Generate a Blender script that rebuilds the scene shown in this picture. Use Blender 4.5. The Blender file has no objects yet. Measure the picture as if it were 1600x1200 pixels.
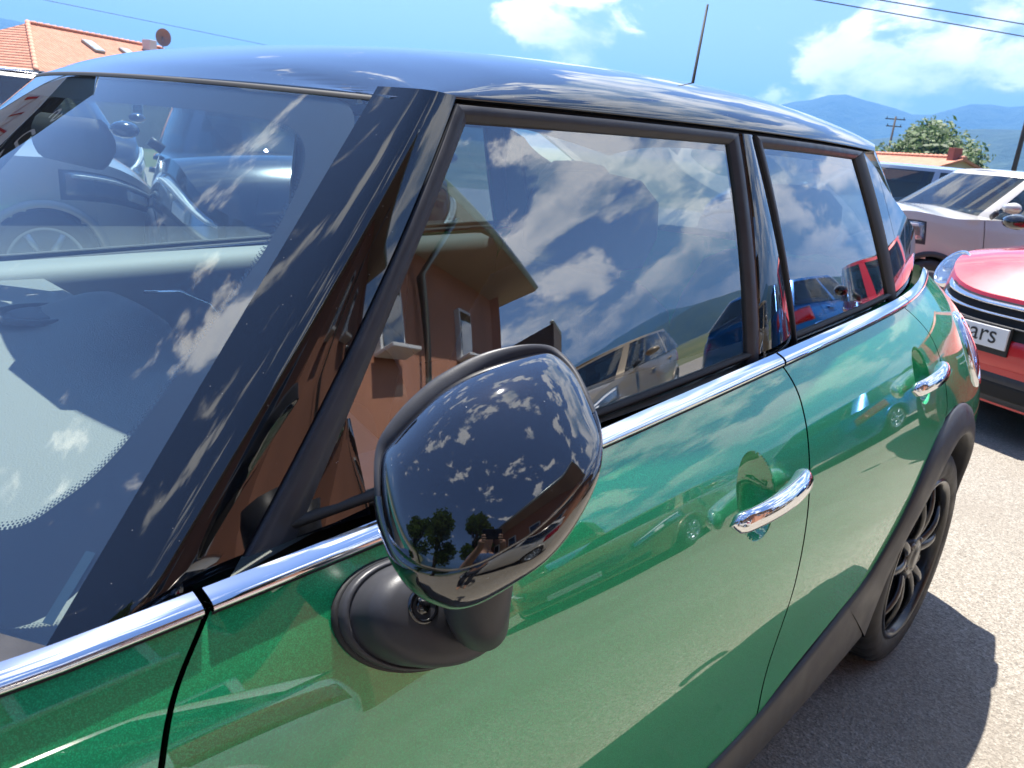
import bpy, bmesh, math, random
import numpy as np
from mathutils import Vector, Matrix
random.seed(7)
rad = math.radians
scene = bpy.context.scene
col = scene.collection

# ------------------------------------------------------------------ camera
CAM_P = Vector((0.2397, -1.2917, 1.3112))
CAM_F = Vector((0.71819, 0.63405, -0.28669))
CAM_R = Vector((0.67944, -0.72791, 0.09220))
CAM_U = Vector((0.15023, 0.26101, 0.95358))
cd = bpy.data.cameras.new('camera')
cam = bpy.data.objects.new('camera', cd); col.objects.link(cam)
m3 = Matrix((CAM_R, CAM_U, -CAM_F)).transposed()
cam.matrix_world = Matrix.Translation(CAM_P) @ m3.to_4x4()
cd.sensor_width = 36.0; cd.lens = 1260.14 / 1600 * 36
cd.clip_start = 0.02; cd.clip_end = 20000
cd.dof.use_dof = True; cd.dof.focus_distance = 1.1; cd.dof.aperture_fstop = 16
scene.camera = cam

# ------------------------------------------------------------------ node helpers
def newmat(name):
    m = bpy.data.materials.new(name); m.use_nodes = True
    m.node_tree.nodes.clear()
    return m, m.node_tree
def nd(nt, typ, inp=None, **kw):
    n = nt.nodes.new(typ)
    for k, v in kw.items(): setattr(n, k, v)
    for k, v in (inp or {}).items():
        if isinstance(v, bpy.types.NodeSocket): nt.links.new(v, n.inputs[k])
        else: n.inputs[k].default_value = v
    return n
def mth(nt, op, a, b=None, clamp=False):
    n = nd(nt, 'ShaderNodeMath', operation=op); n.use_clamp = clamp
    for i, v in enumerate((a, b)):
        if v is None: continue
        if isinstance(v, bpy.types.NodeSocket): nt.links.new(v, n.inputs[i])
        else: n.inputs[i].default_value = v
    return n.outputs[0]
def mixc(nt, fac, a, b):
    n = nd(nt, 'ShaderNodeMix', data_type='RGBA')
    for s, v in ((n.inputs[0], fac), (n.inputs[6], a), (n.inputs[7], b)):
        if isinstance(v, bpy.types.NodeSocket): nt.links.new(v, s)
        else: s.default_value = v if not isinstance(v, tuple) else (v + (1,) if len(v) == 3 else v)
    return n.outputs[2]
def ramp(nt, fac, stops):
    n = nd(nt, 'ShaderNodeValToRGB', {'Fac': fac}); e = n.color_ramp.elements
    while len(e) < len(stops): e.new(0.5)
    for i, (p, c) in enumerate(stops):
        e[i].position = p; e[i].color = (c + (1,)) if len(c) == 3 else c
    return n.outputs['Color']
def maprange(nt, v, a, b, c=0., d=1., smooth=True):
    n = nd(nt, 'ShaderNodeMapRange', {'Value': v, 'From Min': a, 'From Max': b, 'To Min': c, 'To Max': d})
    n.interpolation_type = 'SMOOTHSTEP' if smooth else 'LINEAR'
    return n.outputs[0]

# ------------------------------------------------------------------ world, sun, exposure
SUN = Vector((0.25, 0.33, 0.91)).normalized()
SUN_EL = math.asin(SUN.z); SUN_ROT = math.atan2(SUN.x, SUN.y)
w = bpy.data.worlds.new('World'); scene.world = w; w.use_nodes = True
nt = w.node_tree; nt.nodes.clear()
tc = nd(nt, 'ShaderNodeTexCoord')
sky = nd(nt, 'ShaderNodeTexSky', sky_type='NISHITA', sun_disc=False, sun_elevation=SUN_EL, sun_rotation=SUN_ROT)
sky.altitude = 300; sky.air_density = 1.0; sky.dust_density = 0.15; sky.ozone_density = 1.6
vec = nd(nt, 'ShaderNodeVectorMath', {0: tc.outputs['Generated']}, operation='NORMALIZE').outputs[0]
def cloud_density(v, offs):
    mp = nd(nt, 'ShaderNodeMapping', {'Vector': v, 'Scale': (3.2, 3.2, 5.6), 'Location': offs})
    warp = nd(nt, 'ShaderNodeTexNoise', {'Vector': mp.outputs[0], 'Scale': 1.6, 'Detail': 2.0})
    wv = nd(nt, 'ShaderNodeVectorMath', {0: warp.outputs['Color'], 3: 0.35}, operation='SCALE')
    ad = nd(nt, 'ShaderNodeVectorMath', {0: mp.outputs[0], 1: wv.outputs[0]}, operation='ADD')
    n1 = nd(nt, 'ShaderNodeTexNoise', {'Vector': ad.outputs[0], 'Scale': 1.55, 'Detail': 9.0, 'Roughness': 0.55, 'Lacunarity': 2.1})
    return n1.outputs['Fac']
OFF = (9.1, 3.3, 1.9)
d0 = cloud_density(vec, OFF)
d1 = cloud_density(vec, (OFF[0] + 0.05, OFF[1] + 0.07, OFF[2] + 0.28))
dt = nd(nt, 'ShaderNodeVectorMath', {0: vec, 1: (0.996, -0.087, 0.0)}, operation='DOT_PRODUCT').outputs['Value']
bias = maprange(nt, dt, 0.61, 0.75, -0.15, 0.054)
sep = nd(nt, 'ShaderNodeSeparateXYZ', {0: vec})
hz = maprange(nt, sep.outputs['Z'], 0.15, 0.75, 0.0, 0.085)     # scattered clouds stay all the way up
bias = mth(nt, 'ADD', bias, hz)
lowc = mth(nt, 'MULTIPLY', maprange(nt, sep.outputs['Z'], 0.20, 0.10, 0.0, 0.060), maprange(nt, dt, 0.70, 0.82))
bias = mth(nt, 'ADD', bias, lowc)
dd = mth(nt, 'ADD', d0, bias)
mask = maprange(nt, dd, 0.505, 0.575)
shade = mth(nt, 'SUBTRACT', d0, d1)
lit = maprange(nt, shade, -0.12, 0.13)
thick = maprange(nt, dd, 0.55, 0.74)
ccol = mixc(nt, lit, (0.24, 0.32, 0.44), (0.95, 0.93, 0.90))
ccol = mixc(nt, mth(nt, 'MULTIPLY', thick, 0.30), ccol, (0.34, 0.40, 0.50))
hs = nd(nt, 'ShaderNodeHueSaturation', {'Saturation': 0.98, 'Color': sky.outputs[0]})
skyc = nd(nt, 'ShaderNodeVectorMath', {0: hs.outputs[0], 1: (0.072, 0.070, 0.084)}, operation='MULTIPLY').outputs[0]
skyc = nd(nt, 'ShaderNodeVectorMath', {0: skyc, 3: maprange(nt, sep.outputs['Z'], 0.0, 0.22, 0.50, 1.0)}, operation='SCALE').outputs[0]
cl = nd(nt, 'ShaderNodeVectorMath', {0: ccol, 3: 1.0}, operation='SCALE').outputs[0]
fin = mixc(nt, mth(nt, 'MULTIPLY', mask, 0.92), skyc, cl)
bg = nd(nt, 'ShaderNodeBackground', {'Color': fin, 'Strength': 1.0})
wo = nd(nt, 'ShaderNodeOutputWorld', {'Surface': bg.outputs[0]})
sd = bpy.data.lights.new('sun', 'SUN'); sd.energy = 5.0; sd.angle = rad(0.53); sd.color = (1.0, 0.955, 0.88)
so = bpy.data.objects.new('sun', sd); col.objects.link(so)
so.rotation_euler = SUN.to_track_quat('Z', 'Y').to_euler(); so.location = (3, 4, 12)
scene.view_settings.view_transform = 'Standard'; scene.view_settings.look = 'None'
scene.view_settings.exposure = 1.35; scene.view_settings.gamma = 1.0
scene.render.resolution_x = 1024; scene.render.resolution_y = 768
scene.render.engine = 'CYCLES'
scene.cycles.max_bounces = 14; scene.cycles.transparent_max_bounces = 24
scene.cycles.glossy_bounces = 6; scene.cycles.diffuse_bounces = 4
scene.cycles.sample_clamp_indirect = 6.0
scene.cycles.caustics_reflective = False; scene.cycles.caustics_refractive = False

# ------------------------------------------------------------------ materials
def simple(name, c, rough=0.5, metal=0.0, coat=0.0, spec=0.5, bump=None, var=None, coat_rough=0.03, emit=None):
    m, t = newmat(name)
    p = nd(t, 'ShaderNodeBsdfPrincipled', {'Base Color': c + (1,), 'Roughness': rough, 'Metallic': metal,
           'Coat Weight': coat, 'Coat Roughness': coat_rough, 'Specular IOR Level': spec})
    co = nd(t, 'ShaderNodeTexCoord')
    if var:
        sc, amt = var
        n = nd(t, 'ShaderNodeTexNoise', {'Vector': co.outputs['Object'], 'Scale': sc, 'Detail': 5.0})
        f = maprange(t, n.outputs['Fac'], 0.3, 0.7, 1 - amt, 1 + amt, False)
        v = nd(t, 'ShaderNodeVectorMath', {0: c, 3: f}, operation='SCALE')
        t.links.new(v.outputs[0], p.inputs['Base Color'])
        r = maprange(t, n.outputs['Fac'], 0.3, 0.7, max(0, rough * 0.8), min(1, rough * 1.25), False)
        t.links.new(r, p.inputs['Roughness'])
    if bump:
        sc, st, dist = bump
        n = nd(t, 'ShaderNodeTexNoise', {'Vector': co.outputs['Object'], 'Scale': sc, 'Detail': 3.0})
        b = nd(t, 'ShaderNodeBump', {'Height': n.outputs['Fac'], 'Strength': st, 'Distance': dist})
        t.links.new(b.outputs[0], p.inputs['Normal'])
    if emit:
        p.inputs['Emission Color'].default_value = emit[0] + (1,); p.inputs['Emission Strength'].default_value = emit[1]
    nd(t, 'ShaderNodeOutputMaterial', {'Surface': p.outputs[0]})
    return m
def schlick(t, f0, boost=1.0):
    g = nd(t, 'ShaderNodeNewGeometry')
    d = nd(t, 'ShaderNodeVectorMath', {0: g.outputs['Normal'], 1: g.outputs['Incoming']}, operation='DOT_PRODUCT')
    a = mth(t, 'ABSOLUTE', d.outputs['Value'])
    i = mth(t, 'SUBTRACT', 1.0, a, True)
    p5 = mth(t, 'POWER', i, 5.0)
    return mth(t, 'ADD', mth(t, 'MULTIPLY', p5, (1 - f0) * boost), f0, True)
def glass(name, tint, f0=0.075, rough=0.0, boost=1.0, dust=0.0):
    m, t = newmat(name)
    tr = nd(t, 'ShaderNodeBsdfTransparent', {'Color': tint + (1,)})
    gl = nd(t, 'ShaderNodeBsdfGlossy', {'Color': (1, 1, 1, 1), 'Roughness': rough})
    mx = nd(t, 'ShaderNodeMixShader', {0: schlick(t, f0, boost), 1: tr.outputs[0], 2: gl.outputs[0]})
    out = mx.outputs[0]
    if dust:
        co = nd(t, 'ShaderNodeTexCoord')
        v = nd(t, 'ShaderNodeTexVoronoi', {'Vector': co.outputs['Object'], 'Scale': 170.0})
        n = nd(t, 'ShaderNodeTexNoise', {'Vector': co.outputs['Object'], 'Scale': 14.0, 'Detail': 4.0})
        sp = maprange(t, v.outputs['Distance'], 0.10, 0.04)
        rr = maprange(t, nd(t, 'ShaderNodeSeparateColor', {0: v.outputs['Color']}).outputs[0], 0.90, 0.93)
        f = mth(t, 'MULTIPLY', mth(t, 'MULTIPLY', sp, rr), dust * 9, True)
        f = mth(t, 'ADD', f, mth(t, 'MULTIPLY', maprange(t, n.outputs['Fac'], 0.35, 0.75), dust * 0.12), True)
        df = nd(t, 'ShaderNodeBsdfDiffuse', {'Color': (0.5, 0.48, 0.45, 1)})
        out = nd(t, 'ShaderNodeMixShader', {0: f, 1: out, 2: df.outputs[0]}).outputs[0]
    nd(t, 'ShaderNodeOutputMaterial', {'Surface': out})
    return m
def flake_paint(name, c, c2, flake=1500.0, rough=0.52, metal=0.50):
    m, t = newmat(name)
    co = nd(t, 'ShaderNodeTexCoord')
    v = nd(t, 'ShaderNodeTexVoronoi', {'Vector': co.outputs['Object'], 'Scale': flake})
    s = nd(t, 'ShaderNodeSeparateColor', {0: v.outputs['Color']})
    f = maprange(t, s.outputs[0], 0.35, 1.0)
    cc = mixc(t, f, c, c2)
    # flakes tilt a little: jitter the base normal only
    g = nd(t, 'ShaderNodeNewGeometry')
    j = nd(t, 'ShaderNodeVectorMath', {0: v.outputs['Color'], 1: (0.5, 0.5, 0.5)}, operation='SUBTRACT')
    j2 = nd(t, 'ShaderNodeVectorMath', {0: j.outputs[0], 3: 0.10}, operation='SCALE')
    a = nd(t, 'ShaderNodeVectorMath', {0: g.outputs['Normal'], 1: j2.outputs[0]}, operation='ADD')
    nn = nd(t, 'ShaderNodeVectorMath', {0: a.outputs[0]}, operation='NORMALIZE')
    p = nd(t, 'ShaderNodeBsdfPrincipled', {'Base Color': cc, 'Roughness': rough, 'Metallic': metal, 'Normal': nn.outputs[0],
           'Coat Weight': 1.0, 'Coat Roughness': 0.015, 'Coat IOR': 2.0, 'Coat Normal': g.outputs['Normal']})
    nd(t, 'ShaderNodeOutputMaterial', {'Surface': p.outputs[0]})
    return m
def dusty_gloss(name, c, coat=0.0, rough=0.03, ior=1.58):
    m, t = newmat(name)
    co = nd(t, 'ShaderNodeTexCoord')
    v = nd(t, 'ShaderNodeTexVoronoi', {'Vector': co.outputs['Object'], 'Scale': 230.0})
    rr = maprange(t, nd(t, 'ShaderNodeSeparateColor', {0: v.outputs['Color']}).outputs[1], 0.93, 0.95)
    sp = mth(t, 'MULTIPLY', maprange(t, v.outputs['Distance'], 0.13, 0.05), rr)
    cc = mixc(t, mth(t, 'MULTIPLY', sp, 0.55), c, (0.45, 0.43, 0.40))
    rg = mth(t, 'ADD', mth(t, 'MULTIPLY', sp, 0.5), rough)
    p = nd(t, 'ShaderNodeBsdfPrincipled', {'Base Color': cc, 'Roughness': rg, 'IOR': ior, 'Coat Weight': coat, 'Coat Roughness': 0.01, 'Coat IOR': ior})
    nd(t, 'ShaderNodeOutputMaterial', {'Surface': p.outputs[0]})
    return m

M = {}
M['green'] = flake_paint('green_metallic_paint', (0.0003, 0.26, 0.094), (0.002, 0.46, 0.172))
M['gloss'] = dusty_gloss('gloss_black_paint', (0.004, 0.0045, 0.006), coat=0.6)
M['gloss_cap'] = dusty_gloss('gloss_black_cap', (0.004, 0.004, 0.006), coat=1.0, ior=1.62)
M['trim'] = simple('satin_black_trim', (0.042, 0.043, 0.050), 0.42, spec=0.3, bump=(900, 0.15, 0.0006), var=(30, 0.15))
M['clad'] = simple('grey_black_cladding', (0.032, 0.032, 0.036), 0.48, bump=(700, 0.3, 0.0006), var=(12, 0.2))
M['rubber'] = simple('rubber', (0.012, 0.012, 0.013), 0.65, bump=(300, 0.2, 0.0008))
M['dark'] = simple('dark_void', (0.006, 0.006, 0.007), 0.8)
M['chrome'] = simple('chrome', (0.80, 0.81, 0.83), 0.035, metal=1.0)
M['glass'] = glass('side_glass', (0.66, 0.80, 0.82), 0.25, dust=0.012)
M['glass_rear'] = glass('privacy_glass', (0.26, 0.32, 0.34), 0.27, dust=0.012)
M['glass_ws'] = glass('windshield_glass', (0.82, 0.93, 0.92), 0.18, dust=0.03)
M['frit'] = simple('ceramic_frit', (0.008, 0.008, 0.010), 0.35)
M['dash'] = simple('dashboard_plastic', (0.21, 0.21, 0.19), 0.62, bump=(420, 0.5, 0.0015))
M['dash2'] = simple('dashboard_dark', (0.05, 0.052, 0.055), 0.55, bump=(420, 0.4, 0.001))
M['interior'] = simple('interior_trim', (0.030, 0.030, 0.032), 0.7, bump=(350, 0.3, 0.001))
M['doortrim'] = simple('door_trim_pale', (0.30, 0.30, 0.27), 0.6, bump=(350, 0.3, 0.001))
M['seat'] = simple('seat_fabric', (0.022, 0.022, 0.024), 0.85, bump=(500, 0.4, 0.001))
M['tyre'] = simple('tyre_rubber', (0.022, 0.022, 0.023), 0.6, bump=(160, 0.25, 0.001), var=(20, 0.25))
M['rim'] = simple('black_alloy', (0.007, 0.007, 0.008), 0.3, coat=0.35, coat_rough=0.1)
M['brake'] = simple('brake_steel', (0.18, 0.17, 0.16), 0.4, metal=1.0)
M['taillens'] = simple('tail_lens', (0.25, 0.004, 0.006), 0.08, coat=1.0)
M['mirrorglass'] = simple('mirror_glass', (0.9, 0.92, 0.93), 0.0, metal=1.0)
M['lens'] = simple('camera_lens', (0.004, 0.004, 0.005), 0.05, coat=1.0)
M['red'] = simple('red_paint', (0.50, 0.003, 0.012), 0.35, metal=0.1, coat=1.0, var=(3, .05))
M['white'] = simple('white_paint', (0.56, 0.53, 0.48), 0.3, metal=0.25, coat=1.0)
M['silver'] = simple('silver_paint', (0.36, 0.42, 0.50), 0.3, metal=0.6, coat=1.0)
M['darkblue'] = simple('dark_blue_paint', (0.010, 0.018, 0.040), 0.2, metal=0.2, coat=1.0)
M['blue'] = simple('bright_blue_paint', (0.0, 0.12, 0.42), 0.25, metal=0.4, coat=1.0)
M['sand'] = simple('sand_paint', (0.22, 0.17, 0.10), 0.3, metal=0.2, coat=1.0)
M['carglass'] = glass('parked_car_glass', (0.22, 0.27, 0.29), 0.09)
M['lampglass'] = glass('lamp_glass', (0.85, 0.88, 0.9), 0.10)
M['lampin'] = simple('lamp_reflector', (0.55, 0.57, 0.6), 0.2, metal=0.9)
M['plate'] = simple('plate_white', (0.72, 0.73, 0.76), 0.35)
M['ink'] = simple('plate_ink', (0.015, 0.015, 0.02), 0.5)

# ------------------------------------------------------------------ mesh helpers
def link(name, me, mt, parent=None, smooth=True):
    if mt is not None: me.materials.append(mt)
    if smooth and len(me.polygons): me.polygons.foreach_set('use_smooth', [True] * len(me.polygons))
    o = bpy.data.objects.new(name, me); col.objects.link(o)
    if parent is not None: o.parent = parent
    return o
def mesh(name, V, F, mt, parent=None, smooth=True, normals=None):
    me = bpy.data.meshes.new(name)
    me.from_pydata([tuple(map(float, v)) for v in V], [], [tuple(map(int, f)) for f in F]); me.update()
    o = link(name, me, mt, parent, smooth)
    if normals is not None:
        me.normals_split_custom_set_from_vertices([tuple(map(float, n)) for n in normals])
    return o
def tag(o, label, cat=None, group=None, kind=None):
    if label: o['label'] = label
    if cat: o['category'] = cat
    if group: o['group'] = group
    if kind: o['kind'] = kind
    return o
def empty(name, loc=(0, 0, 0), rz=0.0):
    o = bpy.data.objects.new(name, None); col.objects.link(o)
    o.location = loc; o.rotation_euler = (0, 0, rz); o.empty_display_size = 0.2
    return o
def copy_tree(o, parent=None):
    c = o.copy(); col.objects.link(c); c.parent = parent
    for ch in list(o.children): copy_tree(ch, c)
    return c
def grid_faces(nv, nu, base=0, wrap=False):
    F = []
    for j in range(nv - 1):
        for i in range(nu if wrap else nu - 1):
            i2 = (i + 1) % nu
            F.append((base + j * nu + i, base + j * nu + i2, base + (j + 1) * nu + i2, base + (j + 1) * nu + i))
    return F
def grid_normals(P, ref):
    du = np.gradient(P, axis=1); dv = np.gradient(P, axis=0)
    n = np.cross(du, dv); n /= np.maximum(np.linalg.norm(n, axis=2, keepdims=True), 1e-12)
    if np.sum(n * ref) < 0: n = -n
    return n
def panel(name, P, mt, parent, ref, flange=0.012, normals=None, drop=None):
    """smooth skin P[nv][nu] with a folded edge that goes inwards; drop = faces to leave out"""
    nv, nu = P.shape[:2]
    N = grid_normals(P, np.array(ref, float)) if normals is None else normals
    V = list(P.reshape(-1, 3)); NN = list(N.reshape(-1, 3))
    F = grid_faces(nv, nu)
    a_, b_ = P[nv // 2, nu // 2 + 1] - P[nv // 2, nu // 2], P[nv // 2 + 1, nu // 2] - P[nv // 2, nu // 2]
    if np.cross(a_, b_).dot(N[nv // 2, nu // 2]) < 0: F = [f[::-1] for f in F]
    if drop is not None: F = [f for k, f in enumerate(F) if not drop[k]]
    if flange:
        loop = [(0, i) for i in range(nu)] + [(j, nu - 1) for j in range(1, nv)] + [(nv - 1, i) for i in range(nu - 2, -1, -1)] + [(j, 0) for j in range(nv - 2, 0, -1)]
        cen = P.mean(axis=(0, 1)); b0 = len(V); L = len(loop)
        r = 0.0022
        for ring, (dn, dt) in enumerate(((0, 0), (-0.5 * r, 0.7 * r), (-1.6 * r, r), (-flange, r))):
            for (j, i) in loop:
                jj = min(max(j, 1), nv - 2); ii = min(max(i, 1), nu - 2)
                out = P[j, i] - P[jj, ii]; n = N[j, i]
                out = out - n * out.dot(n); l = np.linalg.norm(out); out = out / l if l > 1e-9 else n
                V.append(P[j, i] + n * dn + out * dt)
                k = (0, 0.6, 0.95, 1.0)[ring]
                q = n * (1 - k) + out * k; NN.append(q / np.linalg.norm(q))
        for ring in range(3):
            for k in range(L):
                a = b0 + ring * L + k; b = b0 + ring * L + (k + 1) % L
                F.append((a, b, b + L, a + L))
    return mesh(name, V, F, mt, parent, True, NN)
def tube(path, radii, ns=12, caps=True, up=(0, 0, 1)):
    """radii: list of (a, b) half sizes across and along up"""
    path = [Vector(p) for p in path]; V = []; F = []
    n = len(path)
    for k, p in enumerate(path):
        t = (path[min(k + 1, n - 1)] - path[max(k - 1, 0)]).normalized()
        u = Vector(up); s = t.cross(u)
        if s.length < 1e-4: u = Vector((1, 0, 0)); s = t.cross(u)
        s.normalize(); u2 = s.cross(t).normalized()
        a, b = radii[k] if isinstance(radii, list) else radii
        for i in range(ns):
            an = 2 * math.pi * i / ns
            V.append(p + s * (a * math.cos(an)) + u2 * (b * math.sin(an)))
    F = grid_faces(n, ns, 0, True)
    if caps:
        V.append(path[0]); V.append(path[-1]); c0 = n * ns; c1 = c0 + 1
        for i in range(ns):
            F.append((c0, (i + 1) % ns, i)); F.append((c1, (n - 1) * ns + i, (n - 1) * ns + (i + 1) % ns))
    return V, F
def lathe(prof, ns, centre, axis='y', sgn=1):
    """prof: list of (r, h); axis y: revolves about the y axis, h outwards along sgn*y"""
    V = []
    for (r, h) in prof:
        for i in range(ns):
            a = 2 * math.pi * i / ns
            if axis == 'y': V.append((centre[0] + r * math.cos(a), centre[1] + sgn * h, centre[2] + r * math.sin(a)))
            else: V.append((centre[0] + r * math.cos(a), centre[1] + r * math.sin(a), centre[2] + h))
    return V, grid_faces(len(prof), ns, 0, True)
def box(c, s, rz=0.0):
    V = []; ca, sa = math.cos(rz), math.sin(rz)
    for x in (-1, 1):
        for y in (-1, 1):
            for z in (-1, 1):
                dx, dy = x * s[0] / 2, y * s[1] / 2
                V.append((c[0] + dx * ca - dy * sa, c[1] + dx * sa + dy * ca, c[2] + z * s[2] / 2))
    return V, [(0, 1, 3, 2), (4, 6, 7, 5), (0, 4, 5, 1), (2, 3, 7, 6), (0, 2, 6, 4), (1, 5, 7, 3)]
def merge(parts):
    V = []; F = []
    for v, f in parts:
        b = len(V); V += list(v); F += [tuple(i + b for i in q) for q in f]
    return V, F
def bevel(o, wdt, seg=2):
    md = o.modifiers.new('bevel', 'BEVEL'); md.width = wdt; md.segments = seg; md.limit_method = 'ANGLE'; md.angle_limit = rad(35)
    return o
def interp(pts):
    a = sorted(pts); xs = np.array([p[0] for p in a]); ys = np.array([p[1] for p in a])
    # monotone-ish cubic (Catmull-Rom on unequal knots)
    m = np.gradient(ys, xs)
    def f(x):
        if x <= xs[0]: return ys[0] + m[0] * (x - xs[0])
        if x >= xs[-1]: return ys[-1] + m[-1] * (x - xs[-1])
        i = int(np.searchsorted(xs, x) - 1); i = min(max(i, 0), len(xs) - 2)
        h = xs[i + 1] - xs[i]; t = (x - xs[i]) / h
        return ((2 * t**3 - 3 * t**2 + 1) * ys[i] + (t**3 - 2 * t**2 + t) * h * m[i] + (-2 * t**3 + 3 * t**2) * ys[i + 1] + (t**3 - t**2) * h * m[i + 1])
    return f
def sst(a, b, x):
    t = min(1, max(0, (x - a) / (b - a))); return t * t * (3 - 2 * t)
def rounded(f, x): return f(x)

# ================================================================== ground
def ground_z(x, y):
    d = max(0.0, x - 5.0) + 0.7 * max(0.0, y - 6.0)
    return -0.012 * d - 0.02 * max(0.0, d - 20.0) if d < 120 else -0.012 * 120 - 0.02 * 100
def asphalt():
    m, t = newmat('asphalt')
    co = nd(t, 'ShaderNodeTexCoord'); o = co.outputs['Object']
    v1 = nd(t, 'ShaderNodeTexVoronoi', {'Vector': o, 'Scale': 150.0})
    v2 = nd(t, 'ShaderNodeTexVoronoi', {'Vector': o, 'Scale': 330.0})
    n1 = nd(t, 'ShaderNodeTexNoise', {'Vector': o, 'Scale': 1.1, 'Detail': 6.0})
    n2 = nd(t, 'ShaderNodeTexNoise', {'Vector': o, 'Scale': 45.0, 'Detail': 6.0, 'Roughness': 0.65})
    s1 = nd(t, 'ShaderNodeSeparateColor', {0: v1.outputs['Color']}).outputs[0]
    s2 = nd(t, 'ShaderNodeSeparateColor', {0: v2.outputs['Color']}).outputs[1]
    f = mth(t, 'ADD', mth(t, 'MULTIPLY', s1, 0.5), mth(t, 'MULTIPLY', s2, 0.5))
    c = ramp(t, f, [(0.0, (0.105, 0.095, 0.083)), (0.35, (0.24, 0.217, 0.183)), (0.65, (0.325, 0.293, 0.247)), (1.0, (0.48, 0.445, 0.39))])
    c = mixc(t, maprange(t, n2.outputs['Fac'], 0.35, 0.7, 0.0, 0.35), c, (0.185, 0.157, 0.125))
    c = mixc(t, maprange(t, n1.outputs['Fac'], 0.42, 0.66, 0.0, 0.40), c, (0.21, 0.18, 0.145))
    st = nd(t, 'ShaderNodeTexNoise', {'Vector': o, 'Scale': 3.3, 'Detail': 8.0, 'Roughness': 0.7})
    c = mixc(t, maprange(t, st.outputs['Fac'], 0.60, 0.74, 0.0, 0.28), c, (0.10, 0.088, 0.075))
    h = mth(t, 'ADD', v1.outputs['Distance'], mth(t, 'MULTIPLY', n2.outputs['Fac'], 0.8))
    b = nd(t, 'ShaderNodeBump', {'Height': h, 'Strength': 0.55, 'Distance': 0.004})
    p = nd(t, 'ShaderNodeBsdfPrincipled', {'Base Color': c, 'Roughness': 0.88, 'Specular IOR Level': 0.25, 'Normal': b.outputs[0]})
    nd(t, 'ShaderNodeOutputMaterial', {'Surface': p.outputs[0]})
    return m
M['asphalt'] = asphalt()
def field():
    m, t = newmat('far_ground')
    co = nd(t, 'ShaderNodeTexCoord')
    n1 = nd(t, 'ShaderNodeTexNoise', {'Vector': co.outputs['Object'], 'Scale': 0.03, 'Detail': 7.0})
    c = ramp(t, n1.outputs['Fac'], [(0.3, (0.05, 0.075, 0.022)), (0.5, (0.09, 0.11, 0.035)), (0.7, (0.16, 0.14, 0.07))])
    p = nd(t, 'ShaderNodeBsdfPrincipled', {'Base Color': c, 'Roughness': 0.95})
    nd(t, 'ShaderNodeOutputMaterial', {'Surface': p.outputs[0]})
    return m
def sheet(name, x0, x1, y0, y1, nx, ny, dz, mt):
    V = [(x, y, ground_z(x, y) + dz) for y in np.linspace(y0, y1, ny) for x in np.linspace(x0, x1, nx)]
    return tag(mesh(name, V, grid_faces(ny, nx), mt, None), None, kind='structure')
sheet('parking_lot', -14, 26, -18, 20, 81, 77, 0.0, M['asphalt'])
# terrain out to the horizon (rings)
V = []; F = []
rings = [18, 30, 45, 70, 100, 140, 200, 400, 900, 2500, 6000]; ns = 96
for r in rings:
    for i in range(ns):
        a = 2 * math.pi * i / ns; x, y = 4 + r * math.cos(a), r * math.sin(a); V.append((x, y, ground_z(x, y) - (.03 if r < 30 else .06)))
V.append((4, 0, -.3)); F = grid_faces(len(rings), ns, 0, True) + [(len(V) - 1, (i + 1) % ns, i) for i in range(ns)]
tag(mesh('terrain', V, F, field(), None), None, kind='structure')

# ================================================================== the green car (front axle at x=0, nose towards -x, left side at -y)
car = empty('parked_car')
tag(car, 'metallic green five-door hatchback with black roof and chrome belt line, close to the camera', 'car')
def w1(x, z):
    wx = .850 - .012 * (x - 1.5) ** 2
    if x > 2.2: wx -= .078 * (x - 2.2) ** 3
    if x < -.2: wx -= .30 * ((-.2 - x) / .58) ** 3
    a = .78
    if x > 1.9: a += .16 * ((x - 1.9) / .75) ** 2
    r = wx - (a if z > .60 else .05) * (z - .60) ** 2 - .016 * (1 - sst(.38, .62, z))
    zq = zb0(x) - .10                       # shoulder that rolls in below the chrome
    r += .008 * (1 - ((z - zq) / .095) ** 2 if z > zq else math.exp(-((zq - z) / .20) ** 2)) * (1 - sst(2.2, 3.0, x))
    if x > 2.2 and z > .92: r -= .8 * sst(2.2, 2.9, x) * (z - .92) ** 1.5
    return r
def zb0(x): return .9385 + .0085 * (x - .45) + .0205 * (x - .45) ** 2 if x < 1.6 else 0.9385 + .0085 * 1.15 + .0205 * 1.3225 + .0440 * (x - 1.6)
def yt(x): return .612 - .09 * (x - 1.5) ** 2 if x < 1.5 else .612 - .10 * (x - 1.5) ** 2 + (.07 * (x - 2.1) ** 2 if x > 2.1 else 0)
def w2(x, z):
    b = w1(x, zb0(x) + .02) - .016; t = yt(x); s = (z - zb0(x)) / (1.365 - zb0(x))
    return b + (t - b) * s + .010 * 4 * s * (1 - s)
_zb = np.polyfit([.365, .496, .582, .687, 1.042, 1.298, 1.571, 1.875, 2.333, 2.739], [.930, .929, .931, .937, .957, .969, .983, .996, 1.018, 1.032], 3)
_zbf = lambda x: float(np.polyval(_zb, x))
def zb(x): return _zbf(x) if x > .4 else _zbf(.4) + .0 * (x - .4)
_zt = np.polyfit([.889, .983, 1.096, 1.231, 1.399, 1.523, 1.765, 2.158], [1.352, 1.356, 1.359, 1.362, 1.365, 1.366, 1.3685, 1.371], 2)
def zt(x): return float(np.polyval(_zt, max(x, .80))) if x < 2.2 else float(np.polyval(_zt, 2.2)) - .10 * (x - 2.2) ** 2
xg = interp([(.20, .450), (.40, .436), (.60, .433), (.75, .438), (.846, .450), (.889, .471), (.929, .508), (.96, .538)])
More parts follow.
